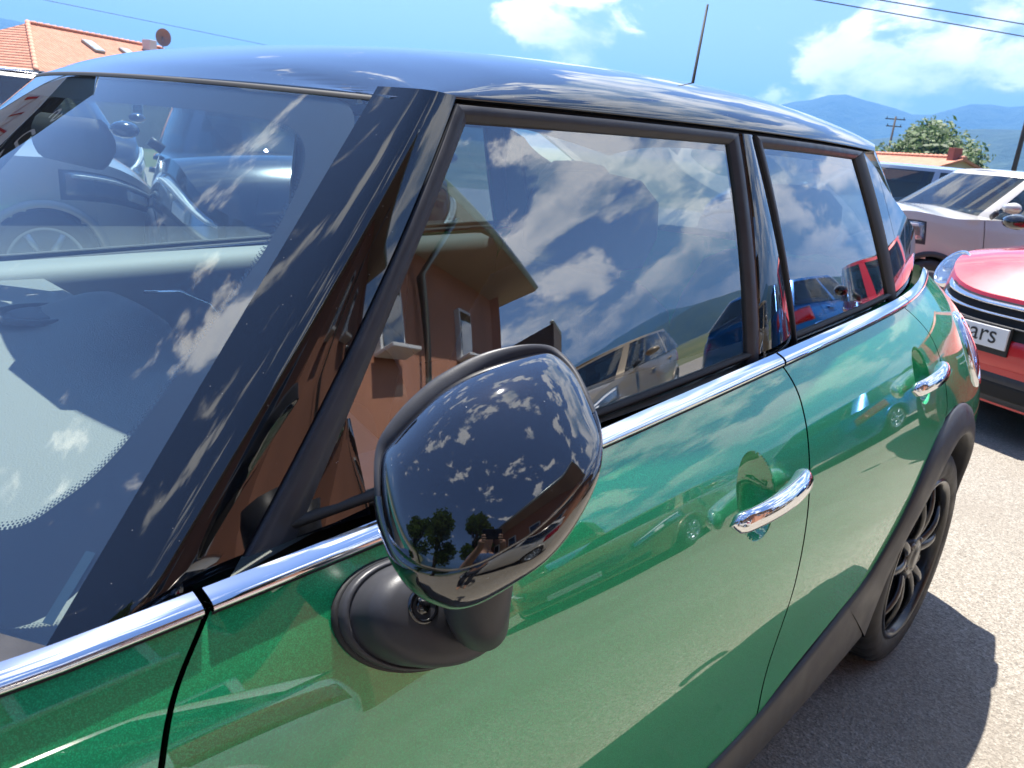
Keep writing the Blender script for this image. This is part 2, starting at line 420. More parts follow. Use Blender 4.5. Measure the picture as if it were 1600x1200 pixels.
xs_ = interp([(.20, 1.552), (.30, 1.545), (.39, 1.535), (.50, 1.525), (.614, 1.528), (.695, 1.541), (.768, 1.558), (.842, 1.575), (.902, 1.587), (.946, 1.590), (.981, 1.576), (1.005, 1.556)])
xe_ = interp([(.431, 1.995), (.458, 2.052), (.534, 2.13), (.629, 2.205), (.700, 2.300), (.735, 2.390), (.765, 2.432), (.80, 2.441), (.845, 2.442), (.913, 2.434), (.958, 2.408), (.999, 2.350), (1.025, 2.30)])
zlow = interp([(.40, .310), (1.0, .314), (1.433, .320), (1.565, .333), (1.692, .358), (1.904, .404), (1.995, .431)])
def side_pt(x, z, off=0.0): return np.array([x, -(w1(x, z) + off), z])
def glass_pt(x, z, off=0.0): return np.array([x, -(w2(x, z) + off), z])
def normal_of(fn, x, z, e=2e-4):
    a = fn(x + e, z) - fn(x - e, z); b = fn(x, z + e) - fn(x, z - e)
    n = np.cross(a, b); n /= np.linalg.norm(n)
    return n if n[1] < 0 else -n
SIDE_L = []          # every left-hand part of the car; copied mirrored to the right

def side_panel(name, uvfn, nu, nv, mt, parent, fn=side_pt, off=0.0, holes=(), flange=.012):
    P = np.zeros((nv, nu, 3)); N = np.zeros((nv, nu, 3)); inside = np.zeros((nv, nu), bool)
    XZ = np.zeros((nv, nu, 2))
    for j in range(nv):
        for i in range(nu): XZ[j, i] = uvfn(i / (nu - 1), j / (nv - 1))
    cell = max(np.linalg.norm(XZ[nv // 2, nu // 2 + 1] - XZ[nv // 2, nu // 2]), np.linalg.norm(XZ[nv // 2 + 1, nu // 2] - XZ[nv // 2, nu // 2]))
    for j in range(nv):
        for i in range(nu):
            x, z = XZ[j, i]
            for (cx, cz, rx, rz) in holes:
                r = math.hypot((x - cx) / rx, (z - cz) / rz)
                if abs(r - 1) * min(rx, rz) < .62 * cell and r > 1e-6:
                    x = cx + (x - cx) / r; z = cz + (z - cz) / r; r = 1.0; inside[j, i] = True
                elif r < 1: inside[j, i] = True
            P[j, i] = fn(x, z, off); N[j, i] = normal_of(lambda a, b: fn(a, b, off), x, z)
    drop = None
    if holes:
        drop = []
        for j in range(nv - 1):
            for i in range(nu - 1): drop.append(inside[j, i] and inside[j, i + 1] and inside[j + 1, i] and inside[j + 1, i + 1])
    return panel(name, P, mt, parent, (0, -1, 0), flange, N, drop)

G = .0028      # half of a panel gap
# ---- front door
fd = None
CUP_F = (1.372, .820, .063, .067); CUP_R = (2.250, .877, .060, .063)
def fdoor(u, v):
    zt_ = zb(xg(.93) + u * (xs_(.985) - xg(.93))) + .004; zl = zlow(xg(.35) + u * (xs_(.36) - xg(.35)))
    z = zl + (zt_ - zl) * v; x0 = xg(z) + G; x1 = xs_(z) - G
    return (x0 + (x1 - x0) * u, z)
front_door = side_panel('door', fdoor, 200, 110, M['green'], car, holes=[CUP_F])
def rdoor(u, v):
    zl = zlow(xs_(.34) + u * (1.995 - xs_(.34))) ; zt_ = zb(1.575 + u * (2.33 - 1.575)) + .004
    z = zl + (zt_ - zl) * v; x0 = xs_(z) + G; x1 = xe_(z) - G
    return (x0 + (x1 - x0) * u, z)
rear_door = side_panel('door', rdoor, 150, 110, M['green'], car, holes=[CUP_R])
SIDE_L += [front_door, rear_door]
def cup(c, parent):
    cx, cz, rx, rz = c; nr, ns = 10, 48; V = []; N = []
    prof = [(1.03, .0035), (1.0, .0003), (.985, -.0015), (.96, -.006), (.91, -.014), (.82, -.024), (.66, -.034), (.45, -.041), (.22, -.0445), (.02, -.045)]
    for (r, h) in prof:
        for i in range(ns):
            a = 2 * math.pi * i / ns; x, z = cx + rx * r * math.cos(a), cz + rz * r * math.sin(a)
            n = normal_of(side_pt, x, z)
            hh = -.0018 if r > 1.01 else h
            V.append(side_pt(x, z) + n * hh)
    return mesh('handle_cup', V, grid_faces(len(prof), ns, 0, True), M['green'], parent)
def handle(x0, x1, z, parent, rise=.044):
    n = 22; path = []; rr = []
    for k in range(n):
        t = k / (n - 1); x = x0 + (x1 - x0) * t
        h = rise * (math.sin(math.pi * min(1, max(0, t * .93 + .035))) ** .38)
        p = side_pt(x, z - .010 + .014 * t) + normal_of(side_pt, x, z) * (h - .006)
        e = min(1, (min(t, 1 - t) / .10)) ; e = math.sqrt(max(0, 1 - (1 - e) ** 2))
        b = (.0135 + .0045 * t); path.append(p); rr.append((max(.0008, b * e), max(.0008, (b * 1.22 + .001) * e)))
    V, F = tube(path, rr, 18, True)
    h = mesh('handle', V, F, M['chrome'], parent)
cup(CUP_F, front_door); handle(1.258, 1.508, .816, front_door)
cup(CUP_R, rear_door); handle(2.108, 2.352, .872, rear_door)

# ---- front fender, with its wheel opening
FW = (0.0, .312)
hood_edge = interp([(-.78, .66), (-.6, .78), (-.3, .865), (0.0, .905), (.25, .924), (.40, zb(.4) + .002), (.55, zb(.5) + .002)])
def fend(u, v):
    zt_ = hood_edge(-.60 + u * (.50 + .60)); z = .24 + (zt_ - .24) * v; x1 = xg(z) - G
    return (-.60 + (x1 + .60) * u, z)
fender = side_panel('fender', fend, 110, 70, M['green'], car, holes=[(FW[0], FW[1], .39, .39)])
SIDE_L.append(fender)
# ---- rear quarter (Coons patch)
def coons(T, B, L_, Rr):
    T, B, L_, Rr = map(np.array, (T, B, L_, Rr))
    def at(C, t):
        d = np.concatenate([[0], np.cumsum(np.linalg.norm(np.diff(C, axis=0), axis=1))]); d /= d[-1]
        return np.array([np.interp(t, d, C[:, 0]), np.interp(t, d, C[:, 1])])
    def f(u, v):
        t, b, l, r = at(T, u), at(B, u), at(L_, v), at(Rr, v)
        return tuple((1 - v) * b + v * t + (1 - u) * l + u * r - ((1 - u) * (1 - v) * B[0] + u * (1 - v) * B[-1] + (1 - u) * v * T[0] + u * v * T[-1]))
    return f
ARCH_O = [(1.93, .410), (1.998, .431), (2.055, .458), (2.13, .532), (2.205, .626), (2.317, .709), (2.42, .744), (2.52, .757), (2.64, .747), (2.76, .700), (2.85, .60), (2.90, .46), (2.91, .30)]
ARCH_I = [(2.100, .262), (2.124, .33), (2.143, .375), (2.170, .440), (2.222, .520), (2.305, .600), (2.40, .653), (2.51, .680), (2.63, .668), (2.745, .612), (2.83, .53), (2.875, .42), (2.885, .31)]
lefte = [(xe_(z) + G, z) for z in np.linspace(.752, zb(2.33) + .004, 30)]
q = coons([(x, zb(x) + .004) for x in np.linspace(lefte[-1][0], 3.06, 30)], [(xe_(.752) + G, .752)] + [(x, z + .004) for x, z in ARCH_O[7:]], lefte, [(2.90, .304), (3.06, .42), (3.10, .70), (3.06, zb(3.06) + .004)])
quarter = side_panel('rear_quarter', q, 90, 70, M['green'], car); SIDE_L.append(quarter)
# fuel/charge side lamp on the rear corner: chrome-ringed tail light
def patch_ellipse(name, cx, cz, rx, rz, tilt, prof, mt, parent, fn=side_pt, ns=40):
    V = []; ct, st = math.cos(tilt), math.sin(tilt)
    for (r, h) in prof:
        for i in range(ns):
            a = 2 * math.pi * i / ns; ex, ez = rx * r * math.cos(a), rz * r * math.sin(a)
            x, z = cx + ex * ct - ez * st, cz + ex * st + ez * ct
            V.append(fn(x, z) + normal_of(fn, x, z) * h)
    return mesh(name, V, grid_faces(len(prof), ns, 0, True), mt, parent)
tl = patch_ellipse('tail_light', 2.905, .845, .075, .100, 0, [(.80, .006), (.6, .012), (.3, .016), (.02, .018)], M['taillens'], car)
patch_ellipse('chrome_ring', 2.905, .845, .075, .100, 0, [(1.04, -.002), (1.02, .006), (.95, .011), (.86, .010), (.79, .004)], M['chrome'], tl)
SIDE_L.append(tl)
# ---- inner shell behind the gaps (dark) so nothing shines through
def inner(u, v): return (-.55 + u * (3.0 + .55), .26 + v * (.90 - .26))
inn = side_panel('inner_shell', inner, 80, 20, M['dark'], car, off=-.062, holes=[(FW[0], FW[1], .40, .40), (2.52, .31, .37, .37)], flange=0); SIDE_L.append(inn)
# ---- claddings
def strip(name, A, B, prof, mt, parent, fn=side_pt, nsub=4, close=False):
    """skin between two polylines (x,z); prof = list of (t across, offset)"""
    def dens(L):
        L = np.array(L, float); d = np.concatenate([[0], np.cumsum(np.linalg.norm(np.diff(L, axis=0), axis=1))]); d /= d[-1]
        return L, d
    A = np.array(A, float); B = np.array(B, float); k = len(A); n = (k - 1) * nsub + 1
    def sm(L):
        t = np.arange(k); out = []
        fx = interp([(i, L[i, 0]) for i in t]); fz = interp([(i, L[i, 1]) for i in t])
        return np.array([(fx(i / nsub), fz(i / nsub)) for i in range(n)])
    A, B = sm(A), sm(B); V = []
    for i in range(n):
        for (t, off) in prof:
            x, z = A[i] + (B[i] - A[i]) * t
            V.append(fn(x, z) + normal_of(fn, x, z) * off)
    return mesh(name, V, grid_faces(n, len(prof), 0), mt, parent)
ARCHP = [(0, -.004), (.0, .003), (.05, .0075), (.3, .013), (.7, .018), (.93, .020), (1.0, .017), (1.03, .006), (1.04, -.06)]
SIDE_L.append(strip('arch_cladding', ARCH_O, ARCH_I, ARCHP, M['clad'], car))
fa = [(FW[0] + .455 * math.cos(a), FW[1] + .425 * math.sin(a)) for a in np.linspace(rad(5), rad(175), 12)]
fi = [(FW[0] + .385 * math.cos(a), FW[1] + .385 * math.sin(a)) for a in np.linspace(rad(5), rad(175), 12)]
SIDE_L.append(strip('arch_cladding', fa, fi, ARCHP, M['clad'], car))
sx = [.40, .7, 1.0, 1.3, 1.5, 1.65, 1.80, 1.93]
sa = [(x, zlow(x)) for x in sx]; sb = [(.42, .212), (.7, .218), (1.0, .224), (1.35, .230), (1.60, .234), (1.78, .240), (1.95, .250), (2.098, .262)]
SIDE_L.append(strip('sill_cladding', sa, sb, [(0, -.004), (0, .004), (.08, .008), (.45, .013), (.85, .016), (.97, .013), (1.0, .004), (1.02, -.06)], M['clad'], car))
# ---- chrome belt strips
BELT = [(.0, -.010), (.0, .001), (.03, .0045), (.14, .0075), (.32, .0088), (.52, .0078), (.70, .0045), (.85, -.001), (1.0, -.008)]
def belt(name, x0, x1, parent, mt, prof=BELT):
    n = max(8, int((x1 - x0) / .02)); V = []; m = len(prof)
    for i in range(n):
        x = x0 + (x1 - x0) * i / (n - 1); z0 = zb(x); h = .014 + .006 * sst(.5, 1.6, x)
        for (t, off) in prof: V.append(np.array([x, -(w1(x, z0) + off - .004 * t), z0 + t * h]))
    F = grid_faces(n, m)
    o = mesh(name, V, F, mt, parent)
    mesh('strip_end', V[:m], [tuple(range(m))], mt, parent, False); mesh('strip_end', V[-m:], [tuple(range(m))], mt, parent, False)
    return o
belt('chrome_strip', .512, 1.568, front_door, M['chrome'])
belt('chrome_strip', 1.576, 2.340, rear_door, M['chrome'])
belt('chrome_strip', -.10, .504, fender, M['chrome'])
belt('chrome_strip', 2.346, 2.985, quarter, M['chrome'])
LOW = [(.0, -.012), (.0, .0), (.5, .0022), (1.0, -.001), (1.1, -.01)]
for (a, b, p) in ((.512, 1.568, front_door), (1.576, 2.340, rear_door), (-.10, .504, fender)):
    n = 40; V = []
    for i in range(n):
        x = a + (b - a) * i / (n - 1); z0 = zb(x) - .0032
        for (t, off) in LOW: V.append(np.array([x, -(w1(x, z0) + off + .0012), z0 + t * .0030]))
    mesh('belt_seal', V, grid_faces(n, len(LOW)), M['rubber'], p)
# ---- side glass, frames, pillars
def rows(z0f, z1, xa, xb, n, m):
    def f(u, v):
        xm = xa(1.15) + u * (xb(1.15) - xa(1.15)); z = z0f(xm) + (z1(xm) - z0f(xm)) * v
        return (xa(z) + (xb(z) - xa(z)) * u, z)
    return f
_gf = np.polyfit([.939, 1.012, 1.164, 1.326], [.608, .668, .782, .906], 2); gf = lambda z: float(np.polyval(_gf, z))
_ff = np.polyfit([.946, .965, 1.159, 1.342], [.563, .581, .752, .893], 2); ff = lambda z: float(np.polyval(_ff, z))
gr = interp([(.988, 1.495), (1.34, 1.470)]); fr = interp([(.991, 1.530), (1.36, 1.499)])
br = interp([(1.009, 1.684), (1.364, 1.560)])
hf = interp([(1.008, 1.694), (1.34, 1.592)]); hr = interp([(1.032, 2.283), (1.347, 2.108)])
hr2 = interp([(1.034, 2.352), (1.364, 2.180)])
gtop = lambda x: zt(x) - .026
ftop = lambda x: zt(x) - .009
gbot = lambda x: zb(x) + .012
pane = side_panel('window_pane', rows(gbot, lambda x: gtop(x) + .008, lambda z: gf(z) - .010, lambda z: gr(z) + .010, 0, 0), 60, 40, M['glass'], front_door, fn=glass_pt, off=-.004, flange=0)
pane2 = side_panel('window_pane', rows(gbot, lambda x: gtop(x) + .008, lambda z: hf(z) - .008, lambda z: hr(z) + .012, 0, 0), 50, 40, M['glass_rear'], rear_door, fn=glass_pt, off=-.004, flange=0)
FR = [(0, -.012), (0, .0015), (.03, .0042), (.07, .0050), (.60, .0050), (.66, .0040), (.97, .0005), (1.0, -.001), (1.0, -.010)]
def vline(f, z0, z1, n): return [(f(z), z) for z in np.linspace(z0, z1, n)]
zc0, zc1 = zb(.56) + .012, ftop(.9)
strip('window_frame', vline(ff, zc0, ftop(.893) + .001, 9), vline(gf, zb(.6) + .012, gtop(.905), 9), FR, M['trim'], front_door, glass_pt)
strip('window_frame', [(x, ftop(x)) for x in np.linspace(ff(ftop(.893)), 1.4995, 10)], [(x, gtop(x)) for x in np.linspace(gf(gtop(.905)), 1.470, 10)], FR, M['trim'], front_door, glass_pt)
strip('window_frame', vline(fr, zb(1.5) + .012, ftop(1.5), 8), vline(gr, zb(1.47) + .012, gtop(1.47), 8), FR, M['trim'], front_door, glass_pt)
# waist seals
for (a, b, p) in ((.605, 1.53, front_door), (1.69, 2.35, rear_door)):
    strip('waist_seal', [(x, zb(x) + .020) for x in np.linspace(a, b, 10)], [(x, zb(x) + .030) for x in np.linspace(a + .004, b, 10)], [(0, -.02), (0, .002), (.5, .004), (1, .0), (1, -.004)], M['rubber'], p, glass_pt)
bp = strip('pillar_cover', [(fr(z) + .003, z) for z in np.linspace(zb(1.5) + .012, ftop(1.5), 8)], [(br(z) - .002, z) for z in np.linspace(zb(1.6) + .012, ftop(1.56), 8)], [(0, -.01), (0, .0015), (.03, .003), (.5, .0045), (.97, .003), (1, .0015), (1, -.01)], M['gloss'], car, glass_pt); SIDE_L.append(bp)
strip('window_frame', vline(br, zb(1.65) + .012, ftop(1.56), 8), vline(hf, zb(1.66) + .012, gtop(1.59), 8), FR, M['trim'], rear_door, glass_pt)
strip('window_frame', [(x, ftop(x)) for x in np.linspace(1.561, 2.178, 10)], [(x, gtop(x)) for x in np.linspace(1.590, 2.104, 10)], FR, M['trim'], rear_door, glass_pt)
strip('window_frame', vline(hr2, zb(2.25) + .012, ftop(2.17), 8), vline(hr, zb(2.2) + .012, gtop(2.1), 8), FR, M['rubber'], rear_door, glass_pt)
# black channel between the frames and the roof
ch = strip('roof_channel', [(x, zt(x) + .004) for x in np.linspace(.878, 2.24, 14)], [(x, ftop(x) - .003) for x in np.linspace(.884, 2.24, 14)], [(0, -.012), (.3, -.006), (1, -.005), (1, -.012)], M['rubber'], car, glass_pt); SIDE_L.append(ch)
# C pillar: black gloss panel with a seam
cs = interp([(.98, 2.53), (1.023, 2.490), (1.218, 2.345), (1.368, 2.270)])
ce = interp([(.95, 2.99), (1.04, 2.93), (1.16, 2.79), (1.28, 2.53), (1.34, 2.38), (1.371, 2.30)])
ctop = lambda x: zt(x) if x < 2.27 else zt(2.27) - .36 * (x - 2.27)
cp1 = side_panel('pillar_cover', rows(gbot, ctop, lambda z: hr2(z) + .003, lambda z: cs(z) - .0015, 0, 0), 14, 24, M['gloss'], car, fn=glass_pt, off=.004, flange=.01)
cp2 = side_panel('pillar_cover', rows(gbot, ctop, lambda z: cs(z) + .0015, ce, 0, 0), 30, 24, M['gloss'], car, fn=glass_pt, off=.004, flange=.01)
SIDE_L += [cp1, cp2]
# ---- windshield
def ws_edge(s): return (.422 + .404 * s, .685 - .155 * s, .914 + .431 * s)
def ws(s, qq, dn=0.0):
    xe, ye, ze = ws_edge(s); c = 1 - qq * qq
    return np.array([xe - (.20 - .115 * s) * c - dn * .72, qq * ye, ze + (.010 - .004 * s) * c + dn * .68])
def wgrid(s0, s1, q0, q1, ns, nq, dn=0.0):
    return np.array([[ws(s0 + (s1 - s0) * j / (ns - 1), q0 + (q1 - q0) * i / (nq - 1), dn) for i in range(nq)] for j in range(ns)])
wsh = panel('windshield', wgrid(-.02, 1.0, -1, 1, 60, 90), M['glass_ws'], car, (-.7, 0, .7), 0)
# frit band: polar strip between an inner rounded boundary and the glass edge (both in s, q)
FB = [(-.965, .93), (-.40, .935)]
fin_b = [(0, .05), (-.3, .055), (-.55, .062), (-.75, .078), (-.87, .105), (-.912, .165), (-.935, .23), (-.948, .33), (-.953, .43), (-.96, .54), (-.964, .64), (-.952, .77), (-.918, .855), (-.85, .905), (-.75, .918), (-.56, .920), (-.22, .914), (0, .912)]
fout = [(0, -.02), (-.36, -.02), (-.62, -.02), (-.82, -.02), (-.95, -.01), (-1, .08), (-1, .20), (-1, .33), (-1, .43), (-1, .54), (-1, .64), (-1, .77), (-1, .90), (-.93, .985), (-.76, .985), (-.56, .985), (-.22, .985), (0, .985)]
def smooth_line(L, k=6):
    f0 = interp([(i, p[0]) for i, p in enumerate(L)]); f1 = interp([(i, p[1]) for i, p in enumerate(L)])
    return [(f0(i / k), f1(i / k)) for i in range((len(L) - 1) * k + 1)]
fi_s, fo_s = smooth_line(fin_b), smooth_line(fout)
V = []
for sgn in (1,):
    for a, b in zip(fi_s, fo_s):
        for t in (0, .35, .7, 1.0):
            qq = a[0] + (b[0] - a[0]) * t; s = a[1] + (b[1] - a[1]) * t
            V.append(ws(s, max(-.999, qq), -.003))
F = grid_faces(len(fi_s), 4)
nV = len(V)
V2 = [np.array([v[0], -v[1], v[2]]) for v in V]
mesh('frit_band', V + V2, F + [tuple(i + nV for i in f) for f in F], M['frit'], wsh)
# dot fade of the frit, left half only where it is seen
V, F = [], []
fd_s = smooth_line(fin_b, 60)
acc = 0.0; last = None; step = .0036
for k in range(len(fd_s) - 1):
    p = ws(fd_s[k][1], fd_s[k][0], -.0028)
    if last is not None: acc += np.linalg.norm(p - last)
    last = p
    if acc < step: continue
    acc = 0.0
    a, b = fd_s[k], fd_s[k + 1]; p2 = ws(b[1], b[0], -.0028); tdir = (p2 - p); tdir /= np.linalg.norm(tdir)
    nrm = np.array([-.72, 0, .68]); inn_ = np.cross(nrm, tdir); inn_ /= np.linalg.norm(inn_)
    cen = ws(.5, 0, 0)
    if inn_.dot(cen - p) < 0: inn_ = -inn_
    for row, r in enumerate((.00165, .0013, .0009)):
        c = p + inn_ * (.0012 + .0030 * row) + tdir * (step * .5 * (row % 2)) + nrm * .0002
        b0 = len(V)
        for i in range(6):
            an = math.pi / 3 * i; V.append(c + tdir * (r * math.cos(an)) + inn_ * (r * math.sin(an)))
        F.append(tuple(range(b0, b0 + 6)))
o = mesh('frit_dots', V, F, M['frit'], wsh, False); o['kind'] = 'stuff'
# pale tag strip low on the glass (serial strip)
mesh('serial_strip', [ws(s, q_, -.0008) for s, q_ in ((.005, -.990), (.005, -.978), (.105, -.978), (.105, -.990))], [(0, 1, 2, 3)], simple('serial_strip_plastic', (.025, .05, .075), .4), wsh, False)
# seal between windshield and roof
V = []; nq = 60
for i in range(nq):
    qq = -1 + 2 * i / (nq - 1)
    for (s, dn) in ((.988, .0006), (.993, .0018), (1.000, .0012), (1.006, -.006), (1.02, -.014)):
        V.append(ws(s, qq, dn))
mesh('header_seal', V, grid_faces(nq, 5), M['rubber'], wsh)
# ---- A pillar: gloss black, turned from the glass plane into the side plane
V = []; ns_, nt_ = 40, 18
for j in range(ns_):
    s = j / (ns_ - 1)
    z = .902 + (zt(.87) + .002 - .902) * s
    sw = (z - .914) / .431
    A = ws(sw, -1.0, .0025)
    xf = ff(z) - .004
    B = glass_pt(xf, max(z, .93), .002); B[2] = z
    K = np.array([A[0] + .34 * (B[0] - A[0]), A[1] + (B[1] - A[1]) * 1.06, z + .003])
    for i in range(nt_):
        t = i / (nt_ - 1); wk = 2.6
        b0, b1, b2 = (1 - t) ** 2, 2 * t * (1 - t) * wk, t * t
        V.append((A * b0 + K * b1 + B * b2) / (b0 + b1 + b2))
apil = mesh('windshield_pillar', V, grid_faces(ns_, nt_), M['gloss'], car); SIDE_L.append(apil)
# rubber line between pillar and door frame
strip('pillar_seal', [(ff(z) - .006, z) for z in np.linspace(.945, zt(.88), 9)], [(ff(z) + .001, z) for z in np.linspace(.945, zt(.88), 9)], [(0, -.002), (.5, -.001), (1, -.004)], M['rubber'], apil, glass_pt)
# ---- roof
zc = interp([(0, 1.352), (.05, 1.374), (.1, 1.391), (.2, 1.416), (.3, 1.431), (.5, 1.447), (.75, 1.458), (.95, 1.462), (1.25, 1.455), (1.5, 1.437), (1.75, 1.405), (1.95, 1.370)])
def roof_half(x):
    a = w2(max(x, .889), zt(max(x, .889))) + .005
    if x < .93: a -= .052 * (1 - math.sqrt(max(0, 1 - ((.93 - x) / .107) ** 2)) if x > .823 else 1)
    return a
nr_, nq_ = 90, 81; P = np.zeros((nr_, nq_, 3))
for j in range(nr_):
    u = (j / (nr_ - 1)) ** 1.5
    for i in range(nq_):
        qq = math.sin(math.pi / 2 * (-1 + 2 * i / (nq_ - 1))) if True else 0
        xh = .826 - .085 * (1 - qq * qq) + .004; xr_ = 2.70 - .40 * abs(qq) ** 5; x = xh + u * (xr_ - xh); d = x - xh
        ze = zt(x) if x > .87 else 1.3455 + .006 * 0 + (zt(.87) - 1.3455) * sst(.826, .87, x)
        c = max(0.0, 1 - abs(qq) ** 4.2) ** .62
        P[j, i] = (x, qq * roof_half(x), ze + (zc(d) - ze) * c)
roof = panel('roof', P, M['gloss'], car, (0, 0, 1), .014)
# rear spoiler + tailgate glass + rear end
V = []; ntg = 33
for v in np.linspace(0, 1, 12):
    for i in range(ntg):
        T = P[nr_ - 1, int(round(i * (nq_ - 1) / (ntg - 1)))]; qq = T[1] / abs(P[nr_ - 1, 0, 1])
        B = np.array([2.925 + .13 * (1 - qq * qq), qq * (w2(2.925, 1.04) - .004), 1.035])
        q_ = T + (B - T) * v; q_[2] -= .006 * (1 - v); q_[0] += .05 * math.sin(math.pi * v); V.append(q_)
mesh('rear_window', V, grid_faces(12, ntg), M['glass_rear'], car)
V = []
for z in np.linspace(.30, 1.05, 16):
    for t in np.linspace(-1, 1, 25):
        ww = w1(3.07, z); V.append((3.07 + .14 * (1 - abs(t) ** 3), t * ww, z))
mesh('tailgate', V, grid_faces(16, 25), M['green'], car)
# antenna on the rear of the roof
V, F = tube([(2.335, 0, 1.405), (2.337, 0, 1.44), (2.340, 0, 1.455), (2.363, 0, 1.722)], [(.020, .014), (.012, .011), (.0048, .0048), (.0030, .0030)], 10)
mesh('antenna', V, F, M['rubber'], car)
# ---- hood, nose, cowl
nv, nu = 40, 41; P = np.zeros((nv, nu, 3))
for j in range(nv):
    x = -.77 + (.27 + .77) * j / (nv - 1)
    for i in range(nu):
        t = -1 + 2 * i / (nu - 1); z = hood_edge(x); ww = w1(x, z)
        P[j, i] = (x, t * (ww - .002), z + .002 + .075 * (1 - t * t) * sst(-.8, -.3, x))
panel('hood', P, M['green'], car, (0, 0, 1), .01)
V = []
for j in range(12):
    t = j / 11
    for i in range(31):
        qq = -1 + 2 * i / 30; a = ws(-.02, qq); b = np.array([.27, qq * (w1(.27, .92) - .01), hood_edge(.27) + .075 * (1 - qq * qq) * .9])
        V.append(a + (b - a) * t - np.array([0, 0, .025 * math.sin(math.pi * t)]))
mesh('cowl', V, grid_faces(12, 31), M['trim'], car)
V = []
for z in np.linspace(.20, .70, 12):
    for t in np.linspace(-1, 1, 25):
        ww = w1(-.60, min(z, .66)); V.append((-.60 - .18 * (1 - abs(t) ** 2.5) - .02 * math.sin((z - .2) / .5 * math.pi), t * ww, z))
mesh('front_bumper', V, grid_faces(12, 25), M['green'], car)
V, F = [], []
V = [(-.745 - .01 * math.cos(t * 1.2), t * .42, z) for z in np.linspace(.34, .60, 6) for t in np.linspace(-1, 1, 13)]
mesh('grille', [(x - .05 + .06 * abs(y / .42) ** 2, y, z) for x, y, z in V], grid_faces(6, 13), M['trim'], car)
hl = patch_ellipse('headlight', -.48, .70, .12, .12, 0, [(1.0, .002), (.95, .016), (.7, .03), (.3, .036), (.02, .037)], M['lampglass'], car)
patch_ellipse('headlight_ring', -.48, .70, .12, .12, 0, [(1.08, 0), (1.06, .014), (1.0, .016), (.97, .004)], M['chrome'], hl)
patch_ellipse('headlight_reflector', -.48, .70, .115, .115, 0, [(1.0, .001), (.5, .004), (.02, .006)], M['lampin'], hl)
SIDE_L.append(hl)
# ---- underbody
mesh('underbody', *box((1.2, 0, .27), (3.5, 1.52, .10)), M['dark'], car, False)
# ---- wheels
def wheel(cx, yo, r=.312, parent=None, rimr=.232):
    wl = empty('wheel', (cx, 0, r)); wl.parent = parent
    c = (0, 0, 0)
    tp = [(rimr - .004, yo + .010), (rimr + .004, yo - .001), (rimr + .02, yo - .006), (rimr + .045, yo - .007), (r - .022, yo - .002), (r - .008, yo + .008), (r - .002, yo + .022), (r, yo + .05), (r, yo + .15), (r - .004, yo + .18), (r - .02, yo + .20), (rimr, yo + .20)]
    # tread blocks: lateral sipes cut by alternating radius
    ns = 180; V = []
    for (rr, h) in tp:
        for i in range(ns):
            a = 2 * math.pi * i / ns; q_ = rr
            if rr > r - .010 and i % 5 == 0: q_ -= .006
            V.append((q_ * math.cos(a), h, q_ * math.sin(a)))
    prof2 = []
    F = grid_faces(len(tp), ns, 0, True)
    mesh('tyre', V, F, M['tyre'], wl)
    for gy in (yo + .07, yo + .105, yo + .14):
        V, F = lathe([(r + .0006, gy - .006), (r + .0006, gy + .006)], 90, c)
        mesh('tread_groove', V, F, M['dark'], wl)
    V, F = lathe([(rimr + .003, yo + .004), (rimr, yo - .004), (rimr - .006, yo - .005), (rimr - .014, yo + .002), (rimr - .018, yo + .02), (rimr - .022, yo + .10), (rimr - .03, yo + .16)], 96, c)
    rim = mesh('rim', V, F, M['rim'], wl)
    # five twin spokes
    for k in range(5):
        for sg in (-1, 1):
            path = []; rr = []
            for t in np.linspace(0, 1, 8):
                rad_ = .035 + (rimr - .012 - .035) * t; an = 2 * math.pi * k / 5 + .3 + sg * (.16 + .10 * t)
                path.append((rad_ * math.cos(an), yo + .030 - .026 * math.sin(math.pi * min(1, t * .9)) + .006 * t, rad_ * math.sin(an)))
                rr.append((.016 - .005 * t, .010))
            V, F = tube(path, rr, 8, True, up=(0, 1, 0)); mesh('spoke', V, F, M['rim'], rim)
    V, F = lathe([(.07, yo + .03), (.066, yo + .012), (.045, yo + .006), (.034, yo + .006), (.03, yo + .002), (.012, yo + .001), (.001, yo + .001)], 40, c); mesh('hub', V, F, M['rim'], rim)
    for k in range(5):
        an = 2 * math.pi * k / 5 + .93
        V, F = lathe([(.011, 0), (.010, -.006), (.006, -.006), (.006, .002), (.001, .002)], 14, (.053 * math.cos(an), yo + .012, .053 * math.sin(an))); mesh('wheel_bolt', V, F, M['brake'], rim)
    V, F = lathe([(.001, yo + .085), (.135, yo + .085), (.135, yo + .10), (.001, yo + .10)], 48, c); mesh('brake_disc', V, F, M['brake'], wl)
    V, F = lathe([(.20, yo + .14), (.001, yo + .14)], 40, c); mesh('wheel_inner', V, F, M['dark'], wl)
    return wl
wr = wheel(2.532, -.818, parent=car); wf = wheel(0.0, -.80, parent=car)
SIDE_L += [wr, wf]
for (cx, n_) in ((2.52, 'rear'), (0.0, 'front')):
    V, F = lathe([(.372, -.78), (.385, -.70), (.385, -.52), (.30, -.50), (.01, -.50)], 60, (cx, 0, .31)); F = [f for f in F if min(V[i][2] for i in f) > .20]; SIDE_L.append(mesh('wheel_well', V, F, M['dark'], car))
